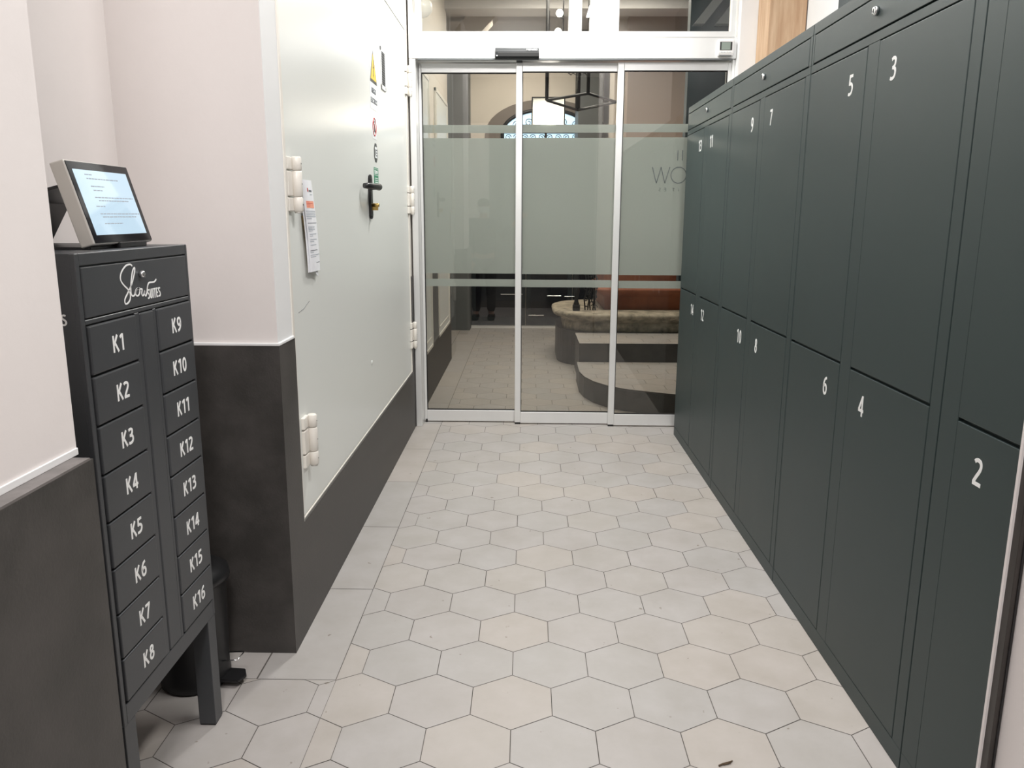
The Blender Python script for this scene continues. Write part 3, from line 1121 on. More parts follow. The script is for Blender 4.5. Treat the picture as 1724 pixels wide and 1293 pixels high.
LOGO = [(-0.109, 1.3159), (-0.1171, 1.3198), (-0.1347, 1.3187), (-0.1514, 1.3111), (-0.163, 1.3007), (-0.1653, 1.2891), (-0.1548, 1.2779), (-0.1385, 1.2674), (-0.1293, 1.2566), (-0.1318, 1.2441), (-0.1444, 1.2369), (-0.1548, 1.2374), (-0.1548, 1.2465), (-0.1402, 1.2585), (-0.1216, 1.2735), (-0.1066, 1.2921), (-0.0986, 1.3068), (-0.1003, 1.3115), (-0.1093, 1.3044), (-0.1175, 1.2884), (-0.1235, 1.2706), (-0.125, 1.2562), (-0.118, 1.25), (-0.1092, 1.2522), (-0.105, 1.2574), (-0.0986, 1.2635), (-0.0887, 1.2645), (-0.0838, 1.2591), (-0.0887, 1.2509), (-0.0983, 1.2487), (-0.1045, 1.2536), (-0.1004, 1.2609), (-0.0899, 1.2649), (-0.0799, 1.2625), (-0.0721, 1.2612), (-0.0758, 1.2527), (-0.0729, 1.2468), (-0.0659, 1.2487), (-0.0597, 1.2563), (-0.0623, 1.2496), (-0.0578, 1.2447), (-0.0513, 1.2504), (-0.0471, 1.2614), (-0.0413, 1.2698), (-0.0337, 1.2733), (-0.0184, 1.273), (-0.0077, 1.2734), (0.0018, 1.2782)]


m = MB()
m.ribbon([(XK + .001, y, z) for y, z in smooth_path(LOGO)], .0036, (1, 0, 0), .0006, M['white'])
m.build('script_lettering', None, dr, label='white script logo word Slow')
glyphs('lettering', 'SUITES', .0225, (XK + .001, -.0155, 1.2475), (0, 1, 0), (0, 0, 1), M['white'], dr, xs=.92, wt=.15)
# same logo on the near side of the body, mostly hidden by the wall
m = MB()
m.ribbon([(-1.00 + (y + .08) * 1.0, KY0, z - .02) for y, z in smooth_path(LOGO)], .0042, (0, -1, 0), .0006, M['white'])
m.build('script_lettering', None, body)
glyphs('lettering', 'SUITES', .0225, (-.905, KY0, 1.2235), (1, 0, 0), (0, 0, 1), M['white'], body, xs=1.02, wt=.16)
PIT = (1.2105 - .3705) / 8
for c in range(2):
    ya, yb = ((-.313, -.1175), (-.0105, .1775))[c]
    for r in range(8):
        zt = 1.2085 - r * PIT
        o = MB().box(XK - .010, XK + .003, ya, yb, zt - PIT + .0050, zt, M['kcab'], bev=.003).build('compartment_door', None, t)
        glyphs('number', 'K%d' % (c * 8 + r + 1), .036, (XK + .003, (-.2045, .087)[c], zt - .050), (0, 1, 0), (0, 0, 1), M['white'], o, xs=1.30, wt=.165)
for x0, x1 in ((XK - .048, XK - .001), (-1.149, -1.102)):
    for y0, y1 in ((KY0 + .001, KY0 + .051), (KY1 - .051, KY1 - .001)):
        o = MB().box(x0, x1, y0, y1, .004, KB + .0003, M['kcab'], bev=.0015).build('leg', None, t)
        MB().box(x0 + .002, x1 - .002, y0 + .002, y1 - .002, 0, .006, M['rubber']).build('foot_pad', None, o)

# ------------------------------------------------------------------ tablet on its stand
B0 = Vector((-.8906, -.1551, 1.364))
th, ti = math.radians(90.69), math.radians(15.665)
e1 = Vector((math.cos(th), math.sin(th), 0))
nh = Vector((math.sin(th), -math.cos(th), 0))
u1 = -nh * math.sin(ti) + Vector((0, 0, math.cos(ti)))
n1 = e1.cross(u1)
t = thing('tablet_display', 'silver framed tablet screen tilted back on a black stand on the key cabinet', 'tablet', (-.95, -.02, 1.353))
MT = Matrix(((e1.x, u1.x, n1.x, B0.x), (e1.y, u1.y, n1.y, B0.y), (e1.z, u1.z, n1.z, B0.z), (0, 0, 0, 1)))


def tb(m, name, par, label=None):
    bmesh.ops.transform(m.bm, matrix=MT, verts=m.bm.verts[:])
    return m.build(name, None, par, label=label)


m = MB()
m.box(0, .277, 0, .185, -.034, -.0015, M['silver'], bev=.003)
case = tb(m, 'case', t, 'silver metal case')
m = MB()
m.box(.003, .274, .003, .182, -.002, .0, M['black_gloss'])
tb(m, 'bezel', t)
m = MB()
m.box(.019, .257, .020, .165, -.0005, .0004, M['screen'])
scr = tb(m, 'screen', t)
m = MB()
for u0, v0, u1_, v1 in ((.062, .155, .092, .155), (.064, .146, .204, .144), (.071, .129, .129, .123), (.076, .120, .115, .118), (.071, .104, .247, .105), (.083, .097, .220, .098), (.062, .084, .103, .082), (.068, .067, .253, .067), (.074, .060, .232, .060), (.072, .045, .155, .044)):
    x = u0
    while x < u1_:
        wd = random.uniform(.006, .018)
        m.box(x, min(x + wd, u1_), v0 - .0011, v0 + .0011, .0004, .0007, M['ink_soft'])
        x += wd + .0025
tb(m, 'text_line', scr)
# stand: folded black plate behind, slotted base
m = MB()
m.prism([(-1.148, 1.353), (-.905, 1.353), (-.905, 1.358), (-1.136, 1.358)], 'y', -.150, .10, M['black'], bev=.0008)
m.prism([(-1.150, 1.353), (-1.140, 1.353), (-1.080, 1.452), (-.955, 1.484), (-.957, 1.490), (-1.086, 1.458)], 'y', -.150, .10, M['black'], bev=.0008)
m.box(-.93, -.89, -.05, .08, 1.353, 1.366, M['black'], bev=.002)
m.build('stand', None, t)

# ------------------------------------------------------------------ pedal bin behind the cabinet
bc = (-.992, .375)
t = thing('pedal_bin', 'black round pedal bin on the floor behind the key cabinet', 'bin', (bc[0], bc[1], 0))
m = MB()
m.lathe([(.098, 0), (.104, .006), (.104, .03), (.101, .035), (.108, .33), (.112, .335)], (bc[0], bc[1], 0), M['black'], 40)
m.build('bucket', None, t)
m = MB()
m.lathe([(.118, .335), (.120, .345), (.116, .365), (.085, .385), (0, .392)], (bc[0], bc[1], 0), M['black'], 40)
m.build('lid', None, t)
m = MB()
m.prism([(bc[0] + .085, bc[1] - .050), (bc[0] + .150, bc[1] - .055), (bc[0] + .165, bc[1] - .02), (bc[0] + .150, bc[1] + .015), (bc[0] + .085, bc[1] + .02)], 'z', .018, .028, M['black'], bev=.002)
m.build('pedal', None, t)
m = MB()
m.tube([(bc[0] + .098, bc[1] - .03, .080), (bc[0] + .150, bc[1] - .045, .092), (bc[0] + .155, bc[1] + .005, .092), (bc[0] + .098, bc[1] + .02, .080)], .0022, M['chrome'], 8)
m.build('wire_handle', None, t)

# litter on the floor
m = MB()
m.tube([(.555, -.003, .003), (.568, .004, .0035), (.583, .010, .003), (.596, .017, .003)], [.0022, .0028, .0026, .0018], M['twig'], 7)
m.tube([(.568, .001, .003), (.590, .009, .003)], .0014, M['twig'], 6)
tag(m.build('twig', origin=(.575, .007, 0)), 'short dry brown twig lying on a tile near the lockers', 'twig')
m = MB()
m.box(.558, .566, -.110, -.098, .0003, .0035, M['red'], bev=.001)
tag(m.build('paper_scrap', origin=(.562, -.104, 0)), 'tiny dark red scrap on the tiles below the twig', 'litter')

# ------------------------------------------------------------------ lobby beyond the glass
LH = 3.5
b = MB()
b.box(-1.2, -.735, 3.66, 6.15, 0, LH, M['lobby_wall'])
struct(b.build('wall_left_lobby'), 'beige lobby wall beyond the glass on the left', 'wall')
b = MB()
for a, c, e, f in ((3.66, 6.15, 0, .385), (3.66, 3.72, .385, 1.03), (4.56, 4.98, .385, 1.03), (6.02, 6.15, .385, 1.03)):
    b.box(-.735, -.721, a, c, e, f, M['stone'])
struct(b.build('baseboard_left_lobby'), 'dark stone cladding low on the lobby wall', 'baseboard')


def cupboard(name, y0, y1, lab):
    t = bpy.data.objects.new(name, None)
    COL.objects.link(t)
    t.location = (-.735, (y0 + y1) / 2, .385)
    struct(t, lab, 'door')
    m = MB()
    for a, c, e, f in ((y0, y1, .385, .41), (y0, y1, 2.42, 2.45), (y0, y0 + .025, .385, 2.45), (y1 - .025, y1, .385, 2.45)):
        m.box(-.7345, -.716, a, c, e, f, M['cream'], bev=.003)
    m.build('door_frame', None, t)
    m = MB()
    m.box(-.7345, -.722, y0 + .025, y1 - .025, .41, 2.42, M['door_white'])
    m.build('door_leaf', None, t)
    m = MB()
    for a, c, e, f in ((y0 + .07, y1 - .07, .46, .475), (y0 + .07, y0 + .085, .46, 2.36), (y1 - .085, y1 - .07, .46, 2.36)):
        m.box(-.722, -.7185, a, c, e, f, M['cream'])
    m.build('moulding', None, t)


cupboard('door_3', 3.75, 4.55, 'white panelled cupboard door just beyond the glass')
cupboard('door_4', 5.0, 6.0, 'second white panelled cupboard door farther into the lobby')
b = MB().box(-2.2, -2.05, 6.15, 8.7, 0, LH, M['lobby_wall'])
b.box(-2.2, -1.2, 6.0, 6.15, 0, LH, M['lobby_wall'])
struct(b.build('wall_left_alcove'), 'alcove wall behind the lobby bench', 'wall')
b = MB()
b.box(-1.10, -.68, 8.2, 8.6, 0, LH, M['grey_paint'])
struct(b.build('wall_back_pier'), 'grey pier at the far left end of the lobby', 'wall')
b = MB()
b.box(-2.2, 3.0, 8.6, 8.75, 0, LH, M['lobby_wall'])
struct(b.build('wall_back_lobby'), 'beige far wall of the lobby', 'wall')
b = MB()
b.box(-2.2, 3.1, 3.66, 8.7, LH, LH + .1, M['ceiling'])
struct(b.build('ceiling_lobby'), 'grey lobby ceiling', 'ceiling')
b = MB()
b.box(-.735, 2.0, 6.0, 6.3, LH - .22, LH, M['ceiling'])
struct(b.build('trim_6'), 'grey beam crossing the lobby ceiling', 'trim')
# sloping vault rib on the left
b = MB()
b.prism([(-1.6, 2.35), (-1.45, 2.35), (-.30, LH), (-.62, LH)], 'y', 7.2, 7.45, M['lobby_wall'])
struct(b.build('trim_7'), 'sloping rib of the lobby vault', 'trim')
# dark glazed doors at the far end
d5 = bpy.data.objects.new('door_5', None)
COL.objects.link(d5)
d5.location = (.1, 8.5, 0)
struct(d5, 'dark glazed double door at the far end of the lobby', 'door')
for a, c in ((-.68, .02), (.03, .62), (.63, 1.25), (1.26, 2.2)):
    lf = MB().box(a, c, 8.50, 8.56, .03, 2.22, M['lobby_dark'], bev=.004).build('door_leaf', None, d5)
    m = MB()
    m.box(a + .06, c - .06, 8.494, 8.50, .14, 2.14, M['black_gloss'])
    m.build('glass_pane', None, lf)
m = MB()
m.box(-1.1, 2.2, 8.44, 8.6, 0, .025, M['alu'])
m.build('threshold', None, d5)
m = MB()
for a, c, z in ((-.30, -.02, .425), (.06, .26, .155), (.30, .48, .405), (.52, .70, .40)):  # chrome bars standing in for light reflections on the dark doors
    m.box(a, c, 8.470, 8.482, z, z + .014, M['chrome'], bev=.002)
    m.box(a + .02, a + .03, 8.48, 8.50, z + .003, z + .010, M['chrome'])
    m.box(c - .03, c - .02, 8.48, 8.50, z + .003, z + .010, M['chrome'])
m.build('reflection_bar', None, d5)
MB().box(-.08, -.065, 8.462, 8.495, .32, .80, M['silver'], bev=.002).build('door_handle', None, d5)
# arched fanlight with iron scrolls
wn = bpy.data.objects.new('window_1', None)
COL.objects.link(wn)
wn.location = (.26, 8.55, 2.24)
struct(wn, 'arched window with blue daylight and black iron scrolls at the far end', 'window')
m = MB()
m.prism([(1.02, 2.06)] + [(.26 + .76 * math.cos(a * PI / 20), 2.42 + .42 * math.sin(a * PI / 20)) for a in range(21)] + [(-.50, 2.06)], 'y', 8.588, 8.6005, M['arch_band'])
m.build('arch_surround', None, wn)
arc = [(.26 + .52 * math.cos(a * PI / 20), 2.44 + .26 * math.sin(a * PI / 20)) for a in range(21)]
m = MB()
m.prism([(.78, 2.25), ] + arc + [(-.26, 2.25)], 'y', 8.578, 8.587, M['sky_pane'])
m.build('pane', None, wn)
m = MB()
m.tube([(x, 8.572, z) for x, z in [(.80, 2.25)] + [(.26 + (x - .26) * 1.04, 2.44 + (z - 2.44) * 1.06) for x, z in arc] + [(-.28, 2.25)]], .022, M['black_metal'], 8)
m.box(-.28, .80, 8.56, 8.585, 2.43, 2.462, M['black_metal'])
m.box(-.28, .80, 8.56, 8.585, 2.225, 2.25, M['black_metal'])
m.box(.245, .275, 8.56, 8.585, 2.25, 2.70, M['black_metal'])
m.build('window_frame', None, wn)
m = MB()


def scroll(cx, cz, r, s, m):
    pts = []
    for k in range(22):
        a = k * .42
        rr = r * (1 - k / 26)
        pts.append((cx + s * rr * math.cos(a), 8.572, cz + rr * math.sin(a)))
    m.tube(pts, .0045, M['black_metal'], 5)


for i in range(10):
    for j in range(2):
        scroll(-.21 + i * .104, 2.295 + j * .088, .040, 1 if (i + j) % 2 else -1, m)
for i in range(6):
    scroll(-.10 + i * .145, 2.52 + .06 * math.sin(PI * (i + .5) / 6), .05, 1 if i % 2 else -1, m)
m.build('iron_scrollwork', None, wn)

# bench in the alcove
t = thing('bench', 'dark low bench against the alcove wall beyond the glass', 'bench', (-1.2, 7.6, 0))
MB().box(-1.55, -.90, 6.95, 8.15, .40, .46, M['lobby_dark'], bev=.006).build('seat', None, t)
MB().box(-1.53, -.93, 6.98, 8.12, .05, .40, M['lobby_dark'], bev=.004).build('base', None, t)
for x, y in ((-1.50, 7.02), (-.96, 7.02), (-1.50, 8.08), (-.96, 8.08)):
    MB().box(x - .02, x + .02, y - .02, y + .02, 0, .05, M['black_metal']).build('leg', None, t)
# dark screen panels standing behind the bench (lower part of the far left)
t = thing('screen_panel', 'dark tall panel standing at the end of the white cupboard wall', 'panel', (-.85, 6.3, 0))
MB().box(-.95, -.74, 6.17, 6.21, .02, 2.1, M['lobby_dark'], bev=.004).build('panel', None, t)
MB().box(-.96, -.73, 6.16, 6.22, 0, .02, M['black_metal']).build('foot', None, t)

# steps
z1, z2 = .17, .335
s1 = [(.48, 5.07), (.475, 4.62), (.50, 4.42), (.56, 4.23), (.66, 4.06), (.78, 3.95), (.93, 3.87), (1.10, 3.79), (1.30, 3.72), (2.4, 3.70), (2.4, 5.07)]
b = MB()
b.prism(s1, 'z', 0, z1 - .012, M['stone'])
b.prism([(p[0] + (.004 if p[0] < 2 else 0), p[1] + .004) for p in s1[:-2]] + [(2.4, 3.704), (2.4, 5.07)], 'z', z1 - .012, z1 - .0012, M['grout'])
n0 = len(b.bm.faces)


def inside_clip(P, poly):
    """clip convex-ish piece P against the convex outline poly"""
    ar = sum(poly[i][0] * poly[(i + 1) % len(poly)][1] - poly[(i + 1) % len(poly)][0] * poly[i][1] for i in range(len(poly)))
    sg = 1 if ar > 0 else -1
    for i in range(len(poly)):
        a, c = poly[i], poly[(i + 1) % len(poly)]
        out = []
        n = len(P)
        def side(p): return sg * ((c[0] - a[0]) * (p[1] - a[1]) - (c[1] - a[1]) * (p[0] - a[0]))
        for k in range(n):
            p, q = P[k], P[(k + 1) % n]
            sp_, sq = side(p), side(q)
            if sp_ >= 0: out.append(p)
            if (sp_ >= 0) != (sq >= 0):
                tt = sp_ / (sp_ - sq)
                out.append((p[0] + tt * (q[0] - p[0]), p[1] + tt * (q[1] - p[1])))
        P = out
        if len(P) < 3: return []
    return P


def step_tiles(b, poly, z):
    xs_ = [p[0] for p in poly]; ys_ = [p[1] for p in poly]
    for r in range(int(min(ys_) / (HW * .866)) - 2, int(max(ys_) / (HW * .866)) + 2):
        for i in range(int(min(xs_) / HW) - 2, int(max(xs_) / HW) + 2):
            cx = (i + .5 + (.5 if r % 2 else 0)) * HW
            cy = r * HW * math.sqrt(3) / 2 + HS / 2
            P = inside_clip([(cx + HS * math.sin(k * PI / 3), cy + HS * math.cos(k * PI / 3)) for k in range(6)], poly)
            if len(P) > 2 and area2(P) > 3e-4:
                P = shrink(P, .0015)
                f = b.poly([(p[0], p[1], z) for p in P], M['tile'])
                f.normal_update()
                if f.normal.z < 0: f.normal_flip()


step_tiles(b, s1, z1)
struct(b.build('floor_step_lower'), 'lower curved lobby step with dark stone riser', 'step')
s2 = [(.50, 5.07), (2.4, 5.07), (2.4, 5.72), (.50, 5.72)]
b = MB()
b.prism(s2, 'z', 0, z2 - .0012, M['stone'])
b.box(.50, 2.4, 5.074, 5.72, z2 - .012, z2 - .0012, M['grout'])
step_tiles(b, s2, z2)
struct(b.build('floor_step_upper'), 'upper lobby step with tiled tread before the old stone base', 'step')


def rrect(x0, x1, y0, y1, r, n=10):
    P = []
    for cx, cy, a0 in ((x1 - .05, y1 - .05, 0), (x0 + r, y1 - r, PI / 2), (x0 + r, y0 + r, PI), (x1 - .05, y0 + .05, 3 * PI / 2)):
        rr = r if cx == x0 + r else .05
        for k in range(n + 1):
            a = a0 + k * PI / 2 / n
            P.append((cx + rr * math.cos(a), cy + rr * math.sin(a)))
    return P


b = MB()
b.prism([p for p in rrect(.345, 2.6, 5.725, 7.1, .45)], 'z', 0, z2 - .001, M['stone'], smooth=False)
struct(b.build('floor_plinth'), 'dark stone plinth with rounded end under the old stone base', 'plinth')
# old moulded stone slab
t = thing('stone_column_base', 'weathered moulded stone base carrying a red stone pedestal in the lobby', 'column', (1.5, 6.4, z2))


def loft(m, prof, base, mt):
    """prof = (outset, z); base = (x0,x1,y0,y1,r)"""
    tt = bmesh.new()
    rings = []
    for o_, z in prof:
        P = rrect(base[0] - o_, base[1], base[2] - o_, base[3], base[4] + o_ * .6, 14)
        rings.append([tt.verts.new((p[0], p[1], z)) for p in P])
    n = len(rings[0])
    for A, B_ in zip(rings, rings[1:]):
        for k in range(n):
            f = tt.faces.new((A[k], A[(k + 1) % n], B_[(k + 1) % n], B_[k]))
            f.smooth = True
    tt.faces.new(rings[0])
    tt.faces.new(rings[-1])
    bmesh.ops.recalc_face_normals(tt, faces=tt.faces[:])
    m.merge(tt, mt)


m = MB()
loft(m, [(.02, z2), (.015, z2 + .05), (.0, z2 + .08), (.01, z2 + .085), (.035, z2 + .095), (.05, z2 + .11), (.085, z2 + .125), (.11, z2 + .14), (.122, z2 + .155), (.118, z2 + .172), (.10, z2 + .182), (.07, z2 + .187)], (.42, 2.6, 5.80, 7.0, .36), M['oldstone'])
m.build('stone_slab', None, t, label='rough pale limestone slab with mouldings')
m = MB()
Z = z2 + .187
loft(m, [(0, Z), (0, Z + .125), (.02, Z + .13), (.03, Z + .145), (.05, Z + .15), (.09, Z + .19), (.095, Z + .205), (.075, Z + .215), (.03, Z + .235), (.01, Z + .25), (.01, Z + .42), (.05, Z + .43), (.09, Z + .46), (.09, Z + .49), (.03, Z + .52), (0, Z + .95)], (.80, 2.6, 6.02, 7.0, .04), M['terracotta'])
m.build('red_pedestal', None, t, label='red oxide coloured pedestal')

# iron baluster standing on the slab and plant like ironwork
t = thing('iron_baluster', 'black turned iron post standing on the old stone slab', 'baluster', (.52, 5.93, z2 + .187))
m = MB()
m.box(.485, .555, 5.895, 5.965, Z, Z + .06, M['black_metal'], bev=.006)
m.build('base_block', None, t)
m = MB()
m.lathe([(.030, .06), (.022, .085), (.016, .11), (.026, .17), (.030, .185), (.026, .20), (.020, .24), (.026, .30), (.022, .34), (.021, 1.05), (.028, 1.07), (.028, 1.09), (0, 1.12)], (.52, 5.93, Z), M['black_metal'], 20)
m.build('shaft', None, t)
t = thing('iron_ornament', 'curled black iron ornament between baluster and red pedestal', 'ornament', (.67, 6.0, Z))
for k in range(5):
    x0 = .61 + k * .025
    MB().tube([(x0, 5.98, Z), (x0 - .01 + .02 * (k % 2), 5.98, Z + .10), (x0 + .015, 5.98, Z + .22), (x0 - .005, 5.98, Z + .36), (x0 + .01, 5.98, Z + .50)], .007, M['black_metal'], 7).build('stem', None, t)
for k in range(22):
    a = k * 2.4
    cz = Z + .03 + k * .021
    cx = .66 + .045 * math.cos(a)
    pts = [(cx + .024 * (1 - j / 12) * math.cos(a + j * .6), 5.97 + .02 * math.sin(a), cz + .024 * (1 - j / 12) * math.sin(a + j * .6)) for j in range(9)]
    MB().tube(pts, .005, M['black_metal'], 5).build('scroll', None, t)

# right side of the lobby
b = MB()
b.box(.98, 1.10, 7.4, 8.6, 0, LH, M['lobby_wall'])
b.box(1.10, 2.9, 7.2, 7.4, 0, LH, M['peach'])
struct(b.build('wall_right_lobby'), 'peach and beige walls on the right side of the lobby', 'wall')
b = MB()
b.box(1.18, 2.9, 4.22, 4.32, .9, LH, M['teal'])
b.box(2.4, 2.9, 3.66, 4.22, 0, LH, M['teal'])
struct(b.build('wall_right_lobby_panel'), 'dark teal partition behind the glass on the right', 'wall')
b = MB()
for x0, wd in ((1.19, .07), (1.34, .15)):
    b.prism([(x0, 2.74), (x0 + wd, 2.74), (x0 + wd + .58, 3.48), (x0 + .58, 3.48)], 'y', 4.12, 4.20, M['stringer'])
tag(b.build('stair_stringer', origin=(1.6, 4.16, 2.5)), 'sloping grey stair stringers on the dark partition seen through the transom', 'stair')
b = MB()
b.box(.62, .90, 7.9, 8.58, 2.30, LH, M['grey_paint'])
struct(b.build('trim_8'), 'grey duct casing high on the far lobby wall', 'trim')

# lanterns
t = thing('pendant_lantern', 'square glass lantern with glowing lamp hanging in the lobby', 'lamp', (.22, 6.1, 2.2))
m = MB()
lx0, lx1, ly0, ly1, lz0, lz1 = .075, .375, 5.95, 6.25, 2.22, 2.50
r_ = .0055
for x in (lx0, lx1):
    for y in (ly0, ly1):
        m.box(x - r_, x + r_, y - r_, y + r_, lz0, lz1, M['black_metal'])
for z in (lz0, lz1):
    for y in (ly0, ly1):
        m.box(lx0, lx1, y - r_, y + r_, z - r_, z + r_, M['black_metal'])
    for x in (lx0, lx1):
        m.box(x - r_, x + r_, ly0, ly1, z - r_, z + r_, M['black_metal'])
m.tube([(.225, 6.10, lz1), (.225, 6.10, LH)], .007, M['black_metal'], 8)
m.box(lx0, lx1, 6.095, 6.105, lz1 - r_, lz1 + r_, M['black_metal'])
m.build('cage', None, t)
m = MB()
for a, c, e, f in ((lx0 + .008, lx1 - .008, ly0 + .004, ly0 + .006), (lx0 + .008, lx1 - .008, ly1 - .006, ly1 - .004), (lx0 + .004, lx0 + .006, ly0 + .008, ly1 - .008), (lx1 - .006, lx1 - .004, ly0 + .008, ly1 - .008)):
    m.box(a, c, e, f, lz0 + .006, lz1 - .006, M['shade'])
m.build('glass_shade', None, t)
m = MB()
m.lathe([(0, 0), (.04, .01), (.075, .04), (.085, .07), (.07, .11), (.03, .135), (0, .14)], (.225, 5.925, 2.225), M['lamp_glow'], 20, sy=.12)
m.lathe([(0, 0), (.04, .01), (.075, .04), (.085, .07), (.07, .11), (.03, .135), (0, .14)], (.225, 6.10, 2.235), M['lamp_glow'], 20)
m.build('bulb', None, t)
t = thing('pendant_lantern', 'large open black iron lantern frame hanging in front of the lit lantern', 'lamp', (.50, 5.4, 2.35))
m = MB()
P4 = [(.195, 5.35, 2.395), (.50, 6.0, 2.395), (.80, 5.45, 2.395), (.52, 4.95, 2.395)]
for i in range(4):
    m.tube([P4[i], P4[(i + 1) % 4]], .012, M['black_metal'], 4)
for i in (0, 1, 3):
    m.tube([P4[i], (P4[i][0], P4[i][1], LH)], .014 if i != 1 else .022, M['black_metal'], 4)
m.build('cage', None, t)
m = MB()
for sx in (-1, 1):
    m.tube([(.49 + sx * .02, 5.75, 2.78), (.49 + sx * .035, 5.75, 2.70), (.49 + sx * .07, 5.75, 2.665), (.49 + sx * .105, 5.75, 2.69), (.49 + sx * .11, 5.75, 2.80)], .006, M['black_metal'], 6)
    m.tube([(.49, 5.75, 2.74), (.49 + sx * .02, 5.75, 2.66), (.49 + sx * .05, 5.75, 2.68), (.49 + sx * .06, 5.75, 2.80)], .006, M['black_metal'], 6)
m.tube([(.49, 5.75, 2.62), (.49, 5.75, LH)], .010, M['black_metal'], 6)
m.build('hook', None, t)
# added globes imitating reflected spotlights, then a dome lamp behind the transom
t = thing('reflection_globes', 'added rod with two small glowing globes imitating spotlight reflections in the transom', 'lamp', (.33, 5.52, LH))
MB().tube([(.335, 5.54, LH), (.335, 5.54, 2.93)], .006, M['black_metal'], 8).build('rod', None, t)
for k, (x, z) in enumerate(((.300, 3.125), (.290, 2.975))):
    g_ = MB().lathe([(0, -.032), (.018, -.027), (.030, -.010), (.030, .010), (.018, .027), (0, .032)], (x, 5.5, z), M['reflection_glow'], 16).build('globe', None, t)
    MB().tube([(x, 5.5, z - .03), (.335, 5.54, z - .035)], .006, M['black_metal'], 8).build('arm', None, g_)
t = thing('dome_lamp', 'round opal dome lamp fixed high on the lobby wall at the left', 'lamp', (-.735, 3.9, 2.80))
m = MB()
m.lathe([(.075, 0), (.078, .012), (.070, .014)], (-.735, 3.92, 2.80), M['plastic_white'], 28, axis='x')
m.build('mounting_ring', None, t)
m = MB()
m.lathe([(.068, .014), (.070, .05), (.058, .09), (.032, .115), (0, .122)], (-.735, 3.92, 2.80), M['dome'], 28, axis='x')
m.build('dome', None, t)
m = MB()
m.box(-.7345, -.725, 3.90, 3.94, 2.53, 2.73, M['plastic_white'], bev=.002)
m.build('cable_duct', None, t)

# ------------------------------------------------------------------ the photographer, seen only as a reflection in the glass
t = thing('person', 'person in dark jacket and white face mask holding up a phone, reflected in the glass', 'person', (-.56, -2.12, 0))


def skinned(name, verts, edges, radii, m_, par, sub=2, root=0):
    me = bpy.data.meshes.new(name)
    me.from_pydata([Vector(v) for v in verts], edges, [])
    me.materials.append(m_)
    o = bpy.data.objects.new(name, me)
    COL.objects.link(o)
    md = o.modifiers.new('skin', 'SKIN')
    md.use_smooth_shade = True
    for i, r in enumerate(radii):
        rr = r if isinstance(r, tuple) else (r, r)
        me.skin_vertices[0].data[i].radius = rr
        me.skin_vertices[0].data[i].use_root = (i == root)
    s = o.modifiers.new('sub', 'SUBSURF')
    s.levels = sub
    s.render_levels = sub
    o.parent = par
    o.location = -wpos(par)
    return o


PX, PYy = -.56, -2.12
V = [(PX, PYy, .86), (PX, PYy, 1.02), (PX, PYy - .01, 1.18), (PX, PYy - .01, 1.32), (PX, PYy, 1.385), (PX, PYy + .01, 1.44), (PX, PYy + .02, 1.53), (PX, PYy + .015, 1.60),
     (PX + .16, PYy - .01, 1.33), (PX + .27, PYy + .03, 1.16), (PX + .42, PYy + .16, 1.30), (PX + .50, PYy + .20, 1.375),
     (PX - .16, PYy - .01, 1.33), (PX - .20, PYy - .02, 1.08), (PX - .17, PYy + .10, .88), (PX - .165, PYy + .14, .82),
     (PX + .09, PYy, .78), (PX + .10, PYy + .01, .44), (PX + .10, PYy - .01, .09), (PX + .11, PYy + .15, .045),
     (PX - .09, PYy, .78), (PX - .10, PYy + .02, .44), (PX - .11, PYy + .01, .09), (PX - .12, PYy + .17, .045)]
E_ = [(0, 1), (1, 2), (2, 3), (3, 4), (4, 5), (5, 6), (6, 7), (3, 8), (8, 9), (9, 10), (10, 11), (3, 12), (12, 13), (13, 14), (14, 15), (0, 16), (16, 17), (17, 18), (18, 19), (0, 20), (20, 21), (21, 22), (22, 23)]
Rr = [(.15, .11), (.14, .10), (.155, .115), (.15, .10), .06, .05, (.078, .095), (.06, .075), .062, .046, .036, .026, .062, .048, .038, .028, .085, .058, .042, .035, .085, .058, .042, .035]
body = skinned('body', V, E_, Rr, M['skin'], t)
# clothing shells
jv = [V[0], V[1], V[2], V[3], V[4], V[8], V[9], V[10], V[12], V[13], V[14]]
je = [(0, 1), (1, 2), (2, 3), (3, 4), (3, 5), (5, 6), (6, 7), (3, 8), (8, 9), (9, 10)]
jr = [(.175, .135), (.165, .125), (.175, .135), (.17, .12), .075, .078, .062, .050, .078, .062, .050]
skinned('jacket', jv, je, jr, M['coat'], t)
tv = [V[0], V[16], V[17], V[18], V[20], V[21], V[22]]
skinned('trousers', tv, [(0, 1), (1, 2), (2, 3), (0, 4), (4, 5), (5, 6)], [(.165, .125), .10, .075, .062, .10, .075, .062], M['trouser'], t)
hx, hy, hz = PX, PYy + .02, 1.545
m = MB()
m.lathe([(.070, .03), (.090, .055), (.092, .085), (.075, .115), (.04, .135), (0, .140)], (hx, hy - .012, hz - .03), M['hair'], 24, sx=.92, sy=1.12)
m.build('hair', None, t)
m = MB()
tt = bmesh.new()
rg = []
for j, (zz, rad) in enumerate(((-.085, .066), (-.06, .088), (-.03, .100), (-.005, .098))):
    rg.append([tt.verts.new((hx + .84 * rad * math.sin(a), hy + rad * math.cos(a) * 1.08 + (.012 if abs(a) < .3 else 0), hz + zz)) for a in [(-1.2 + .2 * k) for k in range(13)]])
for A, B_ in zip(rg, rg[1:]):
    for k in range(12):
        f = tt.faces.new((A[k], A[k + 1], B_[k + 1], B_[k]))
        f.smooth = True
m.merge(tt, M['mask'])
m.build('face_mask', None, t)
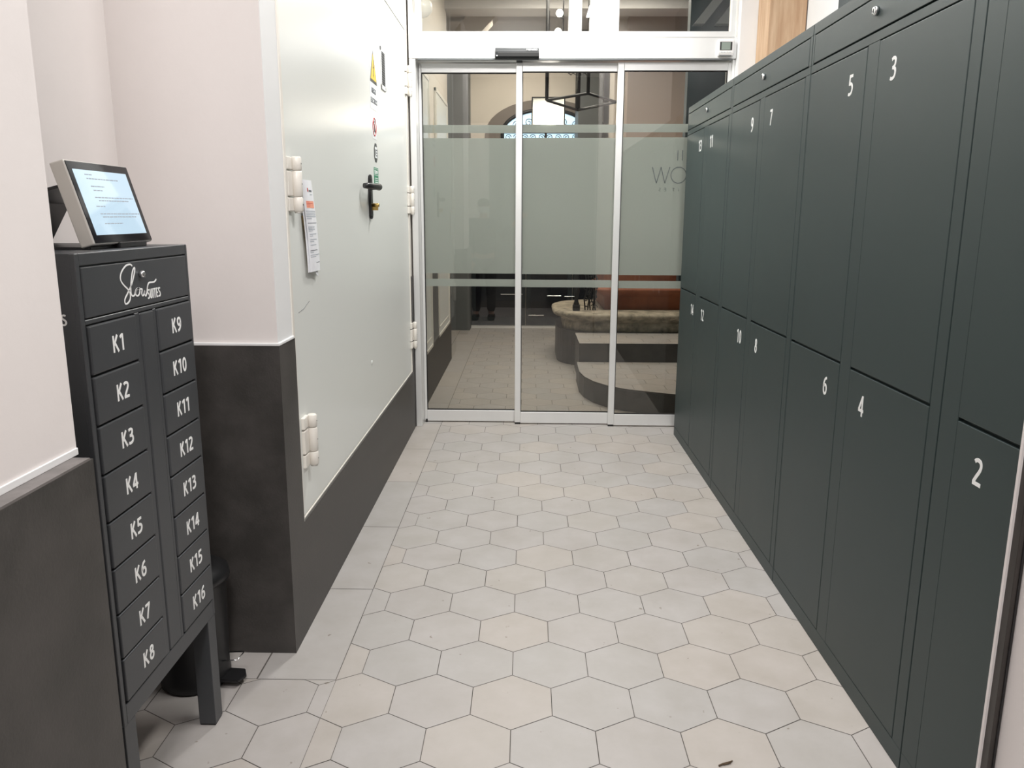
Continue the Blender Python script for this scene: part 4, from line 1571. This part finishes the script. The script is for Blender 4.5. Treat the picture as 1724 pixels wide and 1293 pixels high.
for s in (-1, 1):
    MB().lathe([(0, .006), (.010, .004), (.012, 0)], (hx + s * .030, hy + .092, hz + .022), M['hair'], 10, axis='y').build('eye', None, t)
    MB().lathe([(.006, -.026), (.012, -.015), (.014, 0), (.016, .014), (.010, .026)], (hx + s * .080, hy, hz), M['skin'], 10, sx=.5).build('ear', None, t)
# right hand on the phone, left hand relaxed
W1 = Vector(V[11])
hv = [W1, W1 + Vector((.03, .01, .035))]
he = [(0, 1)]
hr = [.026, (.036, .018)]
for k in range(4):
    b0 = len(hv)
    base = W1 + Vector((.030 + .004 * k, .012, .025 + .017 * k))
    hv += [base, base + Vector((.038, .012, .004)), base + Vector((.062, -.004, .006)), base + Vector((.066, -.016, .006))]
    he += [(1, b0), (b0, b0 + 1), (b0 + 1, b0 + 2), (b0 + 2, b0 + 3)]
    hr += [.010, .009, .0085, .008]
b0 = len(hv)
hv += [W1 + Vector((.012, -.010, .035)), W1 + Vector((.030, -.030, .055)), W1 + Vector((.052, -.038, .062))]
he += [(1, b0), (b0, b0 + 1), (b0 + 1, b0 + 2)]
hr += [.012, .011, .009]
skinned('right_hand', hv, he, hr, M['skin'], t, 1)
W2 = Vector(V[15])
hv = [W2, W2 + Vector((0, .035, -.045))]
he = [(0, 1)]
hr = [.026, (.036, .018)]
for k in range(4):
    b0 = len(hv)
    base = W2 + Vector((-.026 + .017 * k, .045, -.062))
    ln = (.9, 1.0, 1.05, .95)[k]
    hv += [base, base + Vector((0, .028 * ln, -.026 * ln)), base + Vector((0, .038 * ln, -.05 * ln)), base + Vector((0, .036 * ln, -.068 * ln))]
    he += [(1, b0), (b0, b0 + 1), (b0 + 1, b0 + 2), (b0 + 2, b0 + 3)]
    hr += [.010, .009, .0085, .008]
b0 = len(hv)
hv += [W2 + Vector((.030, .020, -.030)), W2 + Vector((.046, .042, -.048)), W2 + Vector((.050, .062, -.062))]
he += [(1, b0), (b0, b0 + 1), (b0 + 1, b0 + 2)]
hr += [.012, .011, .009]
skinned('left_hand', hv, he, hr, M['skin'], t, 1)
for s, yy2 in ((.105, .07), (-.115, .09)):
    MB().box(PX + s - .05, PX + s + .05, PYy - .07 + (.02 if s < 0 else 0), PYy + .20, 0, .085, M['rubber'], bev=.03).build('shoe', None, t)
t = thing('phone', 'dark phone held upright by the reflected photographer', 'phone', (.04, -1.93, 1.42))
MB().box(-.035, .113, -1.945, -1.935, 1.385, 1.462, M['black'], bev=.004).build('phone_body', None, t)
MB().box(-.030, .108, -1.9458, -1.9448, 1.390, 1.457, M['black_gloss']).build('phone_screen', None, t)
